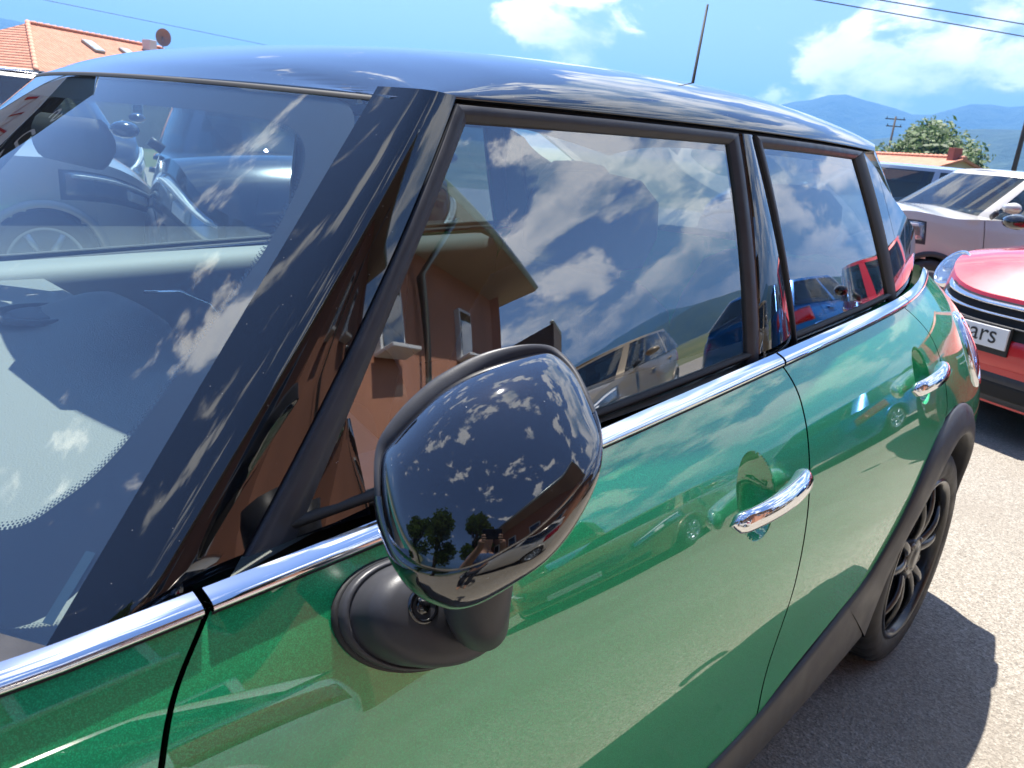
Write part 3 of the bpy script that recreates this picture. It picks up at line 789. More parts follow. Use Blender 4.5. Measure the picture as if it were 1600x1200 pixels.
# ---- door mirror
mir = empty('door_mirror', (0, 0, 0)); mir.parent = car
HA = Vector((-.72097, -.55074, .42057)); H1 = Vector((.60704, -.79467, 0)); H2 = Vector((.33421, .25530, .90726)); HC = Vector((.672, -.900, 1.072))
POLE = (-0.0026, -0.0577)
CE = [(-0.0836, -0.0056, 0.0393), (-0.0796, -0.0284, 0.0482), (-0.071, -0.0524, 0.0559), (-0.0607, -0.0683, 0.0606), (-0.0442, -0.0786, 0.0658), (-0.0236, -0.0812, 0.0704), (-0.0079, -0.0781, 0.0724), (0.0086, -0.07, 0.073), (0.0245, -0.0582, 0.0712), (0.038, -0.048, 0.0673), (0.0571, -0.0255, 0.0567), (0.0725, -0.0005, 0.0408), (0.0787, 0.0228, 0.0259), (0.0743, 0.0411, 0.0171), (0.0647, 0.061, 0.0073), (0.0528, 0.0816, -0.0056), (0.0363, 0.0959, -0.0144), (0.0234, 0.0953, -0.0104), (0.0047, 0.0867, 0.0008), (-0.019, 0.0729, 0.0133), (-0.0379, 0.0576, 0.0227), (-0.0511, 0.0443, 0.0286), (-0.0648, 0.0253, 0.035), (-0.077, 0.0067, 0.0382)]
CO = [(-0.0889, -0.0039, 0.0253), (-0.0842, -0.0277, 0.0342), (-0.0792, -0.054, 0.0259), (-0.0688, -0.0713, 0.0306), (-0.0597, -0.0841, 0.0358), (-0.0404, -0.1011, 0.0404), (-0.0246, -0.1075, 0.0404), (-0.01, -0.1084, 0.0424), (0.0121, -0.0983, 0.043), (0.0484, -0.0672, 0.0373), (0.0682, -0.0362, 0.0267), (0.08, -0.0023, 0.0268), (0.081, 0.0232, 0.0119), (0.0764, 0.0428, 0.0031), (0.0666, 0.0632, -0.0067), (0.0543, 0.0847, -0.0196), (0.0374, 0.1004, -0.0284), (0.025, 0.102, -0.0244), (0.0059, 0.097, -0.0132), (-0.0218, 0.0844, -0.0007), (-0.05, 0.063, 0.0087), (-0.0619, 0.0495, 0.0146), (-0.0743, 0.0321, 0.021), (-0.0855, 0.0112, 0.0242)]
NT = 144
def loop_smooth(L, n=NT, sig=1.6):
    """closed Catmull-Rom through the points, resampled at the same parameter, lightly smoothed"""
    L = np.array(L); k = len(L); out = []
    for i in range(n):
        u = i * k / n; a = int(u); t = u - a
        p0, p1, p2, p3 = (L[(a + d_) % k] for d_ in (-1, 0, 1, 2))
        out.append(.5 * ((2 * p1) + (-p0 + p2) * t + (2 * p0 - 5 * p1 + 4 * p2 - p3) * t * t + (-p0 + 3 * p1 - 3 * p2 + p3) * t ** 3))
    out = np.array(out); kr = np.exp(-(np.arange(-7, 8) / sig / 1.5) ** 2); kr /= kr.sum()
    ext = np.vstack([out[-7:], out, out[:7]])
    return np.stack([np.convolve(ext[:, d_], kr, 'valid') for d_ in range(3)], 1)
EL, OL = loop_smooth(CE), loop_smooth(CO)
def W3(p): return HC + H1 * float(p[0]) + H2 * float(p[1]) + HA * float(p[2])
def cap_h(x, y): return .074 - 3.5 * (1.1 * (x - POLE[0]) ** 2 + (y - POLE[1]) ** 2)
def roll(i):
    u = i * len(CE) / NT
    return .010 * (1 - sst(2.0, 4.5, u) * (1 - sst(10.5, 13.5, u)))
V = []; nc = 60
for k in range(nc):
    r = max(.003, k / (nc - 1))
    for i, e in enumerate(EL):
        x, y = POLE[0] + r * (e[0] - POLE[0]), POLE[1] + r * (e[1] - POLE[1])
        V.append(W3((x, y, cap_h(x, y) - .0012 * max(0, (r - .93) / .07) ** 2 - roll(i) * max(0, (r - .70) / .30) ** 2.2)))
for i, e in enumerate(EL): V.append(W3((e[0] * .995, e[1] * .995, cap_h(e[0], e[1]) - .006 - roll(i))))
mesh('mirror_cap', V, grid_faces(nc + 1, NT, 0, True) + [tuple(range(NT))], M['gloss_cap'], mir)
def is_low(i): return 1.2 < i * len(CE) / NT < 13.5
def ring_mesh(name, idx, prof, mt, close=False):
    V = []
    for (t, bulge) in prof:
        for i in idx:
            i %= NT; e = EL[i]; o = OL[i]; q_ = e + (o - e) * t
            out = (o - e) * np.array([1, 1, 0]); l = np.linalg.norm(out) + 1e-9
            e0 = np.array([e[0], e[1], cap_h(e[0], e[1]) - roll(i)]); o = np.array([o[0], o[1], min(o[2], e0[2] - .004)]); q_ = e0 + (o - e0) * t; q_ = q_ + np.array([out[0] / l, out[1] / l, .55]) * (bulge * (min(1.0, l / .022) if bulge > 0 else 1))
            V.append(W3(q_))
    return mesh(name, V, grid_faces(len(prof), len(idx), 0, close), mt, mir)
lo = [i for i in range(NT) if is_low(i)]; hi = list(range(max(lo), NT + min(lo) + 1))
ring_mesh('lower_trim', lo, [(.03, -.006), (.035, -.0025), (.06, -.0012), (.2, .0030), (.4, .0062), (.6, .0070), (.8, .0050), (.95, .0015), (1.0, 0)], M['gloss_cap'])
ring_mesh('upper_band', hi, [(.05, -.006), (.06, -.002), (.12, -.0004), (.4, .0022), (.7, .0028), (.92, .0012), (1.0, 0)], M['trim'])
V = []
for (t, sh) in ((0, 0), (.2, .05), (.45, .16), (.72, .30), (1.0, .42)):
    for o in OL:
        q_ = W3(((o[0] + .01) * (1 - sh) - .01, o[1] * (1 - sh), o[2])); V.append(q_ + Vector((.72, .12, -.06)) * (.055 * t))
mesh('mirror_body', V, grid_faces(5, NT, 0, True), M['trim'], mir)
V = [V[4 * NT + i] + Vector((-.004, 0, 0)) for i in range(NT)]; mesh('mirror_glass', V, [tuple(range(NT))], M['mirrorglass'], mir, False)
# foot on the door
FC = (.704, .870); V = []; ns = 48
prof = [(1.0, .004), (.985, .0105), (.95, .013), (.925, .0125), (.915, .0105), (.905, .0125), (.89, .020), (.865, .032), (.82, .042), (.72, .049), (.55, .053), (.30, .055), (.02, .056)]
for (r, h) in prof:
    for i in range(ns):
        a = 2 * math.pi * i / ns; ex, ez = .092 * r * math.cos(a), .048 * r * math.sin(a); t = -.26
        x, z = FC[0] + ex * math.cos(t) - ez * math.sin(t), FC[1] + ex * math.sin(t) + ez * math.cos(t)
        V.append(side_pt(x, z) + normal_of(side_pt, x, z) * h)
mesh('mirror_foot', V, grid_faces(len(prof), ns, 0, True), M['trim'], mir)
V = []
for (r, h) in ((1.05, .0005), (1.045, .003), (1.02, .0048), (.99, .0045)):
    for i in range(ns):
        a = 2 * math.pi * i / ns; ex, ez = .092 * r * math.cos(a), .048 * r * math.sin(a); t = -.26
        x, z = FC[0] + ex * math.cos(t) - ez * math.sin(t), FC[1] + ex * math.sin(t) + ez * math.cos(t)
        V.append(side_pt(x, z) + normal_of(side_pt, x, z) * h)
mesh('foot_gasket', V, grid_faces(4, ns, 0, True), M['rubber'], mir)
nb = normal_of(side_pt, *FC); b0 = Vector(side_pt(*FC))
V, F = tube([b0 + Vector((.034, -.030, .006)), b0 + Vector((.026, -.048, .012)), b0 + Vector((.010, -.066, .026)), b0 + Vector((-.006, -.078, .050)), b0 + Vector((-.014, -.084, .085)), b0 + Vector((-.016, -.085, .13))],
            [(.026, .018), (.031, .023), (.032, .027), (.030, .029), (.031, .031), (.031, .032)], 32, True, up=(1, 0, 0))
mesh('mirror_neck', V, F, M['trim'], mir)
# small side camera with a ring, on the foot
lc = (.672, .886); n_ = normal_of(side_pt, *lc); e1 = np.cross(n_, [0, 0, 1]); e1 /= np.linalg.norm(e1); e2 = np.cross(e1, n_)
V = []; pr = [(.016, -.004), (.016, .002), (.0135, .003), (.012, .0), (.0085, -.001), (.007, .002), (.004, .0035), (.0005, .004)]
cc = side_pt(*lc) + n_ * .0535
for (r, h) in pr:
    for i in range(28):
        a = 2 * math.pi * i / 28; V.append(cc + e1 * (r * math.cos(a)) + e2 * (r * math.sin(a)) + n_ * h)
mesh('camera_lens', V, grid_faces(len(pr), 28, 0, True), M['lens'], mir)
# sail panel in the corner of the window
strip('sail_panel', [(gf(z) - .004, z) for z in np.linspace(zb(.6) + .012, 1.04, 6)], [(gf(z) + .085 * (1.045 - z) / .1, z) for z in np.linspace(zb(.6) + .012, 1.04, 6)], [(0, -.001), (.5, .001), (1, -.001)], M['gloss'], mir, glass_pt)
SIDE_L.append(mir)
# ---- mirror all left parts to the right-hand side
for o in SIDE_L:
    c = copy_tree(o, car); c.scale = (1, -1, 1)
# ---- interior
M['head'] = simple('headliner', (.10, .10, .10), .9)
V = [(x, t * (roof_half(max(.95, x)) - .03), min(zc(max(0, x - .75)), 1.46) - .035 - .05 * abs(t) ** 4) for x in np.linspace(.84, 2.65, 30) for t in np.linspace(-1, 1, 21)]
mesh('headliner', V, grid_faces(30, 21), M['head'], car)
# dashboard: a soft top with a raised hood and the centre pod
V = []; nx, ny = 40, 61
for j in range(nx):
    u = j / (nx - 1); x = .24 + .66 * u
    for i in range(ny):
        y = -.69 + 1.38 * i / (ny - 1)
        xx = x + .16 * (y / .69) ** 2 * (1 - u)
        z = .885 + .055 * sst(0, .7, u) - .16 * sst(.88, 1.0, u)
        z += .050 * math.exp(-(((xx - .80) / .10) ** 2 + ((y - .12) / .17) ** 4))
        z += .045 * math.exp(-(((xx - .80) / .09) ** 2 + ((y + .37) / .16) ** 4))
        V.append((xx, y, z))
dash = mesh('dashboard', V, grid_faces(nx, ny), M['dash'], car)
V, F = lathe([(.075, .0), (.073, .008), (.064, .009), (.062, .002), (.052, .001), (.050, .006), (.040, .007), (.002, .007)], 48, (.70, .20, .952), 'z'); mesh('speaker_ring', V, F, M['dash2'], dash)
V, F = tube([(.86, .16, .99), (.90, .10, 1.0), (.93, .05, .985), (.945, .02, .95)], [(.003, .003)] * 4, 8); mesh('trim_line', V, F, M['chrome'], dash)
# door trims with a ledge below the glass
for sg, nm in ((1, 'r'), (-1, 'l')):
    V = []
    for x in np.linspace(.62, 2.2, 24):
        for (yy, z) in ((.700, .950), (.690, .962), (.66, .966), (.60, .955), (.575, .925), (.58, .85), (.62, .60), (.64, .34)): V.append((x, sg * yy * (1 - .05 * max(0, x - 1.7)), z + .03 * (x - .8)))
    mesh('door_trim', V, grid_faces(24, 8), M['doortrim'], car)
mesh('cabin_floor', *box((1.5, 0, .34), (2.3, 1.36, .04)), M['interior'], car, False)
bevel(mesh('firewall', *box((.56, 0, .60), (.10, 1.34, .52)), M['dark'], car, False), .02)
def seat(x, y, back=True):
    s = empty('seat', (x, y, 0)); s.parent = car
    def blob(name, secs, mt):
        V = []; n = 28
        for (cx, cz, hx, hy, hz) in secs:
            for i in range(n):
                a = 2 * math.pi * i / n; c, sn = math.cos(a), math.sin(a)
                V.append((cx + hx * math.copysign(abs(c) ** .6, c), hy * math.copysign(abs(sn) ** .6, sn), cz))
        F = grid_faces(len(secs), n, 0, True); F += [tuple(range(n)), tuple(range((len(secs) - 1) * n, len(secs) * n))]
        return mesh(name, V, F, mt, s)
    blob('seat_cushion', [(-.02, .40, .22, .20, 0), (-.02, .44, .26, .25, 0), (-.02, .55, .27, .26, 0), (-.02, .60, .24, .24, 0), (-.02, .61, .1, .1, 0)], M['seat'])
    blob('backrest', [(.22, .52, .06, .22, 0), (.25, .62, .09, .255, 0), (.29, .80, .085, .255, 0), (.32, .95, .07, .235, 0), (.345, 1.05, .06, .20, 0), (.35, 1.085, .04, .14, 0), (.352, 1.09, .01, .03, 0)], M['seat'])
    blob('headrest', [(.35, 1.10, .03, .08, 0), (.355, 1.115, .055, .125, 0), (.365, 1.17, .06, .14, 0), (.372, 1.23, .055, .13, 0), (.376, 1.265, .035, .09, 0), (.377, 1.272, .01, .02, 0)], M['seat'])
    return s
for (x, y) in ((1.10, -.36), (1.10, .36), (1.95, -.36), (1.95, .36)): seat(x, y)
# steering wheel
stw = empty('steering_wheel', (.90, -.36, .86)); stw.parent = car; stw.rotation_euler = (0, rad(-66), 0)
V, F = tube([(.18 * math.cos(a), .18 * math.sin(a), 0) for a in np.linspace(0, 2 * math.pi, 40)], (.015, .015), 10, False); mesh('wheel_ring', V, F, M['interior'], stw)
V, F = lathe([(.07, -.03), (.07, .01), (.05, .025), (.001, .028)], 24, (0, 0, 0), 'z'); mesh('wheel_hub', V, F, M['interior'], stw)
for a in (rad(0), rad(180), rad(270)):
    V, F = tube([(.06 * math.cos(a), .06 * math.sin(a), 0), (.175 * math.cos(a), .175 * math.sin(a), 0)], (.018, .007), 8); mesh('wheel_spoke', V, F, M['interior'], stw)
# rear view mirror and sun visor
V, F = tube([(.70, -.12, 1.255), (.695, -.10, 1.255), (.695, .10, 1.255), (.70, .12, 1.255)], [(.012, .018), (.02, .034), (.02, .034), (.012, .018)], 14); mesh('inside_mirror', V, F, M['interior'], car)
mesh('visor', *box((.93, .33, 1.325), (.15, .42, .018)), M['interior'], car, False)

# ================================================================== other cars (one parametric builder)
def gcar(label, loc, heading, L=4.2, W=1.78, H=1.46, paint='white', kind='hatch', group=None, lamps='oval', plate_text=None, emblem=False, grille_bars=0, clad=False, name='parked_car', zoff=0.0, hex_grille=False):
    root = empty(name, loc, rad(heading - 180)); root.location.z += zoff
    tag(root, label, 'car', group)
    n = 4.2 if kind != 'mini' else 3.4
    # normalised plan outline sampled by arc length, s in metres from the nose, left (-y) positive
    tt = np.linspace(0, math.pi, 2000); cx, sy = np.cos(tt), np.sin(tt)
    ox = L / 2 - L / 2 * np.sign(cx) * np.abs(cx) ** (2 / n); oy = W / 2 * np.abs(sy) ** (2 / n)
    d = np.concatenate([[0], np.cumsum(np.hypot(np.diff(ox), np.diff(oy)))]); S = d[-1]
    def plan(s):
        a = abs(s); return float(np.interp(a, d, ox)), float(-math.copysign(np.interp(a, d, oy), s))
    hz_ = {'hatch': (.47, .56, .66, .68, .68, .60), 'suv': (.52, .62, .68, .69, .68, .60), 'mini': (.545, .60, .685, .70, .70, .60), 'van': (.50, .62, .70, .66, .62, .55)}[kind]
    top = interp([(0, hz_[0] * H), (.04 * L, hz_[1] * H), (.25 * L, hz_[2] * H), (.55 * L, hz_[3] * H), (.93 * L, hz_[4] * H), (L, hz_[5] * H)])
    zs = .20 if kind != 'suv' else .24
    def body(s, v, off=0.0):
        x, y = plan(s); zt_ = top(x); z = zs + (zt_ - zs) * v
        zz = (z - .5) ; pull = .30 * max(0, zz) ** 2 + .5 * min(0, zz) ** 2
        wf = 1 - 2 * pull / W
        fr_ = max(0, 1 - x / (.16 * L)); bk = max(0, 1 - (L - x) / (.12 * L))
        nose = (.18 * max(0, v - .55) ** 1.6 + .10 * max(0, .3 - v)) * fr_; tail = -(.16 * max(0, v - .6) + .10 * max(0, .3 - v)) * bk
        p = np.array([x + nose + tail, y * wf, z])
        if off:
            q_ = np.array([x - L / 2, y, 0]); q_ = np.array([q_[0] / (L / 2) ** 2 * (abs(x - L / 2) / (L / 2)) ** (n - 2), y / (W / 2) ** 2 * (abs(y) / (W / 2)) ** (n - 2), .0])
            l = np.linalg.norm(q_); p = p + (q_ / l if l > 1e-9 else 0) * off
        return p
    rw = .315 if kind != 'suv' else .345
    ax = [(.185 * L, rw), (.185 * L + .615 * L, rw)]
    ns, nv = 150, 22
    V = []; F = []
    ss = [S * (-1 + 2 * i / ns) for i in range(ns)]
    for j in range(nv):
        for s in ss: V.append(body(s, j / (nv - 1)))
    keep = []
    for f in grid_faces(nv, ns, 0, True):
        c = sum(np.array(V[i]) for i in f) / 4
        if abs(c[1]) > .30 * W and any(math.hypot(c[0] - a, c[2] - b) < rw + .035 for a, b in ax): continue
        keep.append(f)
    mesh('body', V, keep, M[paint], root)
    # top deck (hood and shoulders)
    nd_ = 25; half = [S * i / (ns // 2) for i in range(ns // 2 + 1)]; V = []
    for s in half:
        a = body(s, 1.0); b = body(-s, 1.0)
        for i in range(nd_):
            t = i / (nd_ - 1); p = a + (b - a) * t; q_ = 2 * t - 1
            p[2] += .075 * (1 - q_ * q_) * min(1, abs(a[1]) / (.35 * W)) * (sst(-.05, .55, a[0]) if kind == 'mini' else 1); V.append(p)
    mesh('hood', V, grid_faces(len(half), nd_), M[paint], root)
    mesh('underbody', *box((L / 2, 0, .28), (L * .86, W * .78, .14)), M['dark'], root, False)
    # greenhouse
    gx = {'hatch': (.27, .985, .44, .86), 'suv': (.27, .98, .42, .90), 'mini': (.30, .985, .43, .88), 'van': (.24, .99, .36, .95)}[kind]
    zb_ = lambda x: top(x) + .015
    def gh(s, v, off=0.0):
        x0, x1 = gx[0] + (gx[2] - gx[0]) * v, gx[1] + (gx[3] - gx[1]) * v
        x, y = plan(s); x = L * (x0 + (x1 - x0) * x / L); y *= (.945 - .175 * v - .02 * v * v)
        base = top(L * .5) + .01 - (.05 * (1 - min(1, x / (.4 * L))) if v < .05 else 0)
        z = base + (H - .045 - base) * v
        q_ = np.array([x - L * .6, y * 2.5, .3 * L]); q_ /= np.linalg.norm(q_)
        return np.array([x, y, z]) + q_ * off
    ng = 12; V = []; ns2 = 160; ss2 = [S * (-1 + 2 * i / ns2) for i in range(ns2)]
    for j in range(ng + 1):
        for s in ss2: V.append(gh(s, j / ng))
    groups = {'frame': [], 'windshield': [], 'window_a': [], 'window_b': [], 'window_c': [], 'window_d': [], 'rear_window': []}
    for f in grid_faces(ng + 1, ns2, 0, True):
        i = f[0] % ns2; j = f[0] // ns2; s = ss2[i]; x, y = plan(s); v = (j + .5) / ng
        g = 'frame'
        if .04 < v < .93:
            if x < .035 * L and abs(y) < .47 * W: g = 'windshield'
            elif x > .965 * L and abs(y) < .45 * W: g = 'rear_window'
            elif .07 * L < x < .50 * L: g = 'window_a' if y < 0 else 'window_b'
            elif .535 * L < x < .90 * L: g = 'window_c' if y < 0 else 'window_d'
        groups[g].append(f)
    Vn = V
    for g, fs in groups.items():
        if not fs: continue
        used = sorted({i for f in fs for i in f}); mp = {a: b for b, a in enumerate(used)}
        nm = 'roof_frame' if g == 'frame' else ('side_window' if g.startswith('window') else g)
        mesh(nm, [Vn[i] for i in used], [tuple(mp[i] for i in f) for f in fs], M[paint] if g == 'frame' else M['carglass'], root)
    V = []; half2 = [S * i / 40 for i in range(41)]
    for s in half2:
        a = gh(s, 1.0); b = gh(-s, 1.0)
        for i in range(19):
            t = i / 18; p = a + (b - a) * t; q_ = 2 * t - 1; e = math.sin(math.pi * min(1, max(0, s / S))) ** .5
            p[2] += .045 * (1 - q_ * q_) * e; V.append(p)
    mesh('roof', V, grid_faces(41, 19), M['gloss'] if kind == 'mini' else M[paint], root)
    mesh('cabin', *box((L * .62, 0, .72), (L * .52, W * .70, .34)), M['seat'], root, False)
    for yy in (-.36, .36):
        for xx in (.53, .74):
            V, F = tube([(L * xx, yy, .80), (L * xx + .05, yy, 1.05), (L * xx + .07, yy, 1.10), (L * xx + .08, yy, 1.22)], [(.20, .06), (.19, .05), (.10, .04), (.09, .035)], 12); mesh('seat', V, F, M['seat'], root)
    # wheels, arches
    for (a, b) in ax:
        for sg in (-1, 1):
            yo = -W / 2 + .035
            wl = empty('wheel', (a, 0, b)); wl.parent = root; wl.scale = (1, -sg, 1)
            V, F = lathe([(rw * .70, yo + .005), (rw * .74, yo - .004), (rw * .86, yo - .008), (rw * .96, yo + .002), (rw, yo + .03), (rw, yo + .17), (rw * .94, yo + .20), (rw * .6, yo + .20)], 48, (0, 0, 0)); mesh('tyre', V, F, M['tyre'], wl)
            V, F = lathe([(rw * .71, yo - .003), (rw * .66, yo - .002), (rw * .63, yo + .02), (rw * .60, yo + .12), (.001, yo + .12)], 40, (0, 0, 0)); rim = mesh('rim', V, F, M['rim'] if paint in ('darkblue', 'red') else M['silver'], wl)
            for k in range(6):
                an = 2 * math.pi * k / 6; V, F = tube([(.03 * math.cos(an), yo + .02, .03 * math.sin(an)), (rw * .65 * math.cos(an), yo + .004, rw * .65 * math.sin(an))], (.022, .012), 6, True, up=(0, 1, 0)); mesh('spoke', V, F, rim.data.materials[0], rim)
            V, F = lathe([(.06, yo + .012), (.05, yo), (.001, yo - .002)], 20, (0, 0, 0)); mesh('hub', V, F, rim.data.materials[0], rim)
            # arch lip and well
            V = []
            for k in range(33):
                an = rad(-8 + 196 * k / 32)
                for (r_, h) in ((rw + .075, .004), (rw + .070, .016), (rw + .045, .020), (rw + .028, .016), (rw + .022, -.06)):
                    x_, z_ = a + r_ * math.cos(an), b + r_ * math.sin(an)
                    # find the body half width there
                    yy = -float(np.interp(min(max(x_, .02), L - .02), ox, oy)) * (1 - 2 * (.30 * max(0, z_ - .5) ** 2 + .5 * min(0, z_ - .5) ** 2) / W)
                    V.append((x_, sg * (-yy + h) * 1.0, max(z_, .16)))
            mesh('arch_trim', V, grid_faces(33, 5), M['clad'] if (clad or kind in ('suv', 'mini')) else M[paint], root)
            V, F = lathe([(rw + .04, -W / 2 + .07), (rw + .04, -W / 2 + .30), (.01, -W / 2 + .32)], 36, (a, 0, b)); F = [f for f in F if min(V[i][2] for i in f) > .16]; o = mesh('wheel_well', V, F, M['dark'], root); o.scale = (1, -sg, 1)
    # patches on the body
    def patch(nm, s0, s1, v0, v1, mt, off=.006, parent=root, ns=14, nv=8, shape=None, thick=True):
        V = []
        for j in range(nv):
            for i in range(ns):
                u, v = i / (ns - 1), j / (nv - 1)
                if shape == 'oval':
                    an = math.pi * 2 * u; r = v; uu, vv = .5 + .5 * r * math.cos(an), .5 + .5 * r * math.sin(an)
                elif shape == 'hex': uu = .5 + (u - .5) * (1 - .22 * abs(2 * v - 1) ** 1.5 if v > .5 else 1 - .30 * abs(2 * v - 1) ** 1.5); vv = v
                else: uu, vv = u, v
                e = min(1, min(uu, 1 - uu) * 14, min(vv, 1 - vv) * 10) if shape != 'oval' else (1 - v ** 6)
                V.append(body(s0 + (s1 - s0) * uu, v0 + (v1 - v0) * vv, off * (e if thick else 1)))
        return mesh(nm, V, grid_faces(nv, ns), mt, parent)
    hw = float(d[np.searchsorted(oy, W * .42)])
    for sg in (-1, 1):
        if kind == 'mini':
            c0 = Vector(body(sg * hw * .97, .95)); ax_ = Vector((-.80, -sg * .26, .50)).normalized(); c0 = c0 + Vector((-.035, 0, -.055))
            qt = ax_.to_track_quat('Z', 'X')
            for (nm_, pr_, mt_) in (('headlight', [(.001, .012), (.09, .016), (.128, .028)], 'lampin'), ('headlight_ring', [(.150, -.03), (.150, .034), (.143, .042), (.132, .038), (.128, .026)], 'chrome'), ('headlight_glass', [(.132, .036), (.12, .052), (.09, .066), (.05, .074), (.001, .076)], 'lampglass')):
                V, F = lathe(pr_, 40, (0, 0, 0), 'z'); V = [c0 + qt @ Vector((v[0] * .82, v[1] * .82, v[2] * .5)) for v in V]
                if nm_ == 'headlight': hl_ = mesh(nm_, V, F, M[mt_], root)
                else: mesh(nm_, V, F, M[mt_], hl_)
            V, F = lathe([(.045, .02), (.045, .04), (.03, .055), (.001, .06)], 24, (0, 0, 0), 'z'); mesh('headlight_lens', [c0 + qt @ Vector((v[0], v[1], v[2])) for v in V], F, M['lampglass'], hl_)
        if lamps == 'oval' and kind != 'mini': a0, a1, v0, v1 = hw * .74, hw * 1.42, .66, .99
        elif kind != 'mini': a0, a1, v0, v1 = hw * .62, hw * 1.45, .70, .90
        if kind != 'mini':
            hl_ = patch('headlight', sg * a0, sg * a1, v0, v1, M['lampin'], .004, shape='oval' if lamps == 'oval' else None, ns=28)
            patch('headlight_glass', sg * a0, sg * a1, v0, v1, M['lampglass'], .028, hl_, shape='oval' if lamps == 'oval' else None, ns=28)
            patch('headlight_ring', sg * (a0 - .02), sg * (a1 + .02), v0 - .03, v1 + .012, M['chrome'] if lamps == 'oval' else M['trim'], .002, hl_, shape='oval' if lamps == 'oval' else None, ns=28)
            if lamps != 'oval':
                patch('light_bar', sg * (a0 + .02), sg * (a1 - .05), v1 - .05, v1 - .02, M['plate'], .032, hl_)
                patch('light_unit', sg * (a0 + .20), sg * (a0 + .34), v0 + .03, v1 - .07, M['plate'], .030, hl_)
        t0 = S - hw * 1.2
        patch('tail_light', sg * (S - hw * .75), sg * (S - hw * 1.5), .62, .88, M['taillens'], .01)
        # mirror: rounded shell on a short arm
        mx = L * .315; zz = top(mx) + .10
        V, F = tube([(mx, sg * W * .44, zz - .07), (mx - .01, sg * W * .48, zz - .02)], (.02, .03), 8); ma = mesh('door_mirror', V, F, M['trim'], root)
        V, F = tube([(mx - .055, sg * W * .565, zz + .03), (mx - .03, sg * W * .56, zz + .03), (mx + .03, sg * W * .555, zz + .03), (mx + .05, sg * W * .555, zz + .03)], [(.02, .02), (.07, .040), (.085, .052), (.078, .048)], 18, True); mesh('mirror_shell', V, F, M['gloss'] if kind == 'mini' else M[paint], ma)
        # door lines and handles
        for fx in (.30, .535, .76):
            sp = float(d[np.searchsorted(ox, L * fx)]); patch('door_gap', sg * (sp - .003), sg * (sp + .003), .12, .99, M['dark'], .003, ns=2, nv=16, thick=False)
        for fx in (.47, .70):
            sp = float(d[np.searchsorted(ox, L * fx)]); patch('door_handle', sg * (sp - .09), sg * (sp + .09), .80, .845, M['chrome'] if kind == 'mini' else M[paint], .035)
    if kind == 'mini':
        g = patch('grille', -hw * .72, hw * .72, .50, .965, M['trim'], .004, shape='hex', ns=24, nv=12)
        patch('grille_mesh', -hw * .66, hw * .66, .54, .93, M['dark'], .010, g, shape='hex', ns=24, nv=12)
        for k, vv in enumerate((.935, .84, .75)):
            patch('grille_bar', -hw * .64, hw * .64, vv - (.028 if k == 0 else .016), vv + (.012 if k == 0 else .010), M['chrome'] if k < 2 else M['trim'], .026, g, ns=24, nv=5)
        patch('bumper_panel', -hw * .62, hw * .62, .36, .66, M[paint], .018, ns=24)
        patch('lower_intake', -hw * .95, hw * .95, .02, .30, M['trim'], .012, ns=24)
        patch('intake_slot', -hw * .55, hw * .55, .06, .24, M['dark'], .016, ns=24)
    else:
        g = patch('grille', -hw * .55, hw * .55, .45, .82, M['trim'], .004, shape='hex', ns=24, nv=12)
        if hex_grille:
            for r_ in range(7):
                for c_ in range(17):
                    s_ = (-.46 + .92 * (c_ + .5 * (r_ % 2)) / 17) * hw; v_ = .50 + .27 * r_ / 6
                    patch('grille_cell', s_ - .016, s_ + .016, v_ - .018, v_ + .018, M['chrome'], .014, g, ns=5, nv=3)
            patch('grille_bar', -hw * .55, hw * .55, .435, .465, M['chrome'], .022, g, ns=24, nv=4)
        else:
            for k in range(5): patch('grille_bar', -hw * .50, hw * .50, .50 + .06 * k, .515 + .06 * k, M['chrome'], .014, g, ns=20, nv=4)
        patch('lower_intake', -hw * .8, hw * .8, .08, .30, M['trim'], .008, ns=24)
    # plate
    pw, ph = .52, .112; p0 = body(0, .40 if kind != 'mini' else .60, .0)
    po = .0 if not plate_text else plate_text[1]
    pl = bevel(mesh('number_plate', *box((p0[0] - .035, po, p0[2] - (.0 if kind != 'mini' else -.02)), (.012, pw, ph)), M['plate'], root, False), .003)
    bevel(mesh('plate_holder', *box((p0[0] - .024, po, p0[2] - .01 - (.0 if kind != 'mini' else -.02)), (.014, pw + .02, ph + .045)), M['rubber'], pl, False), .003)
    if plate_text:
        cu = bpy.data.curves.new('plate_text', 'FONT'); cu.body = plate_text[0]; cu.size = .135; cu.align_x = 'RIGHT'; cu.extrude = .0006
        to = bpy.data.objects.new('plate_text', cu); col.objects.link(to)
        me = bpy.data.meshes.new_from_object(to); bpy.data.objects.remove(to)
        t_ = link('plate_text', me, M['ink'], pl, False)
        t_.matrix_local = Matrix.Translation((p0[0] - .0425, po - pw / 2 + .055, p0[2] - (.0 if kind != 'mini' else -.02) - .030)) @ Matrix(((0, 0, -1, 0), (-1, 0, 0, 0), (0, 1, 0, 0), (0, 0, 0, 1)))
    if emblem:
        xx = .21; z = top(.19) + .075 * sst(-.05, .55, .28) + .010
        V, F = lathe([(.030, .0), (.030, .006), (.022, .009), (.001, .010)], 24, (xx, 0, z + .015), 'z'); e = mesh('emblem', V, F, M['darkblue'], root)
        for sg in (-1, 1):
            for k in range(4):
                V, F = tube([(xx + (-.018 + .010 * k), sg * .026, z + .020), (xx + (-.020 + .011 * k) - .004, sg * (.085 - .012 * k), z + .018)], [(.005, .003), (.003, .002)], 6); mesh('emblem_feather', V, F, M['chrome'], e)
    return root
gz = ground_z
gcar('red small hatchback with chrome grille bars and white plate, nose towards the green car', (5.10, -.44, gz(5.5, 0)), 157, 3.82, 1.73, 1.41, 'red', 'mini', plate_text=('cars', .24), emblem=True)
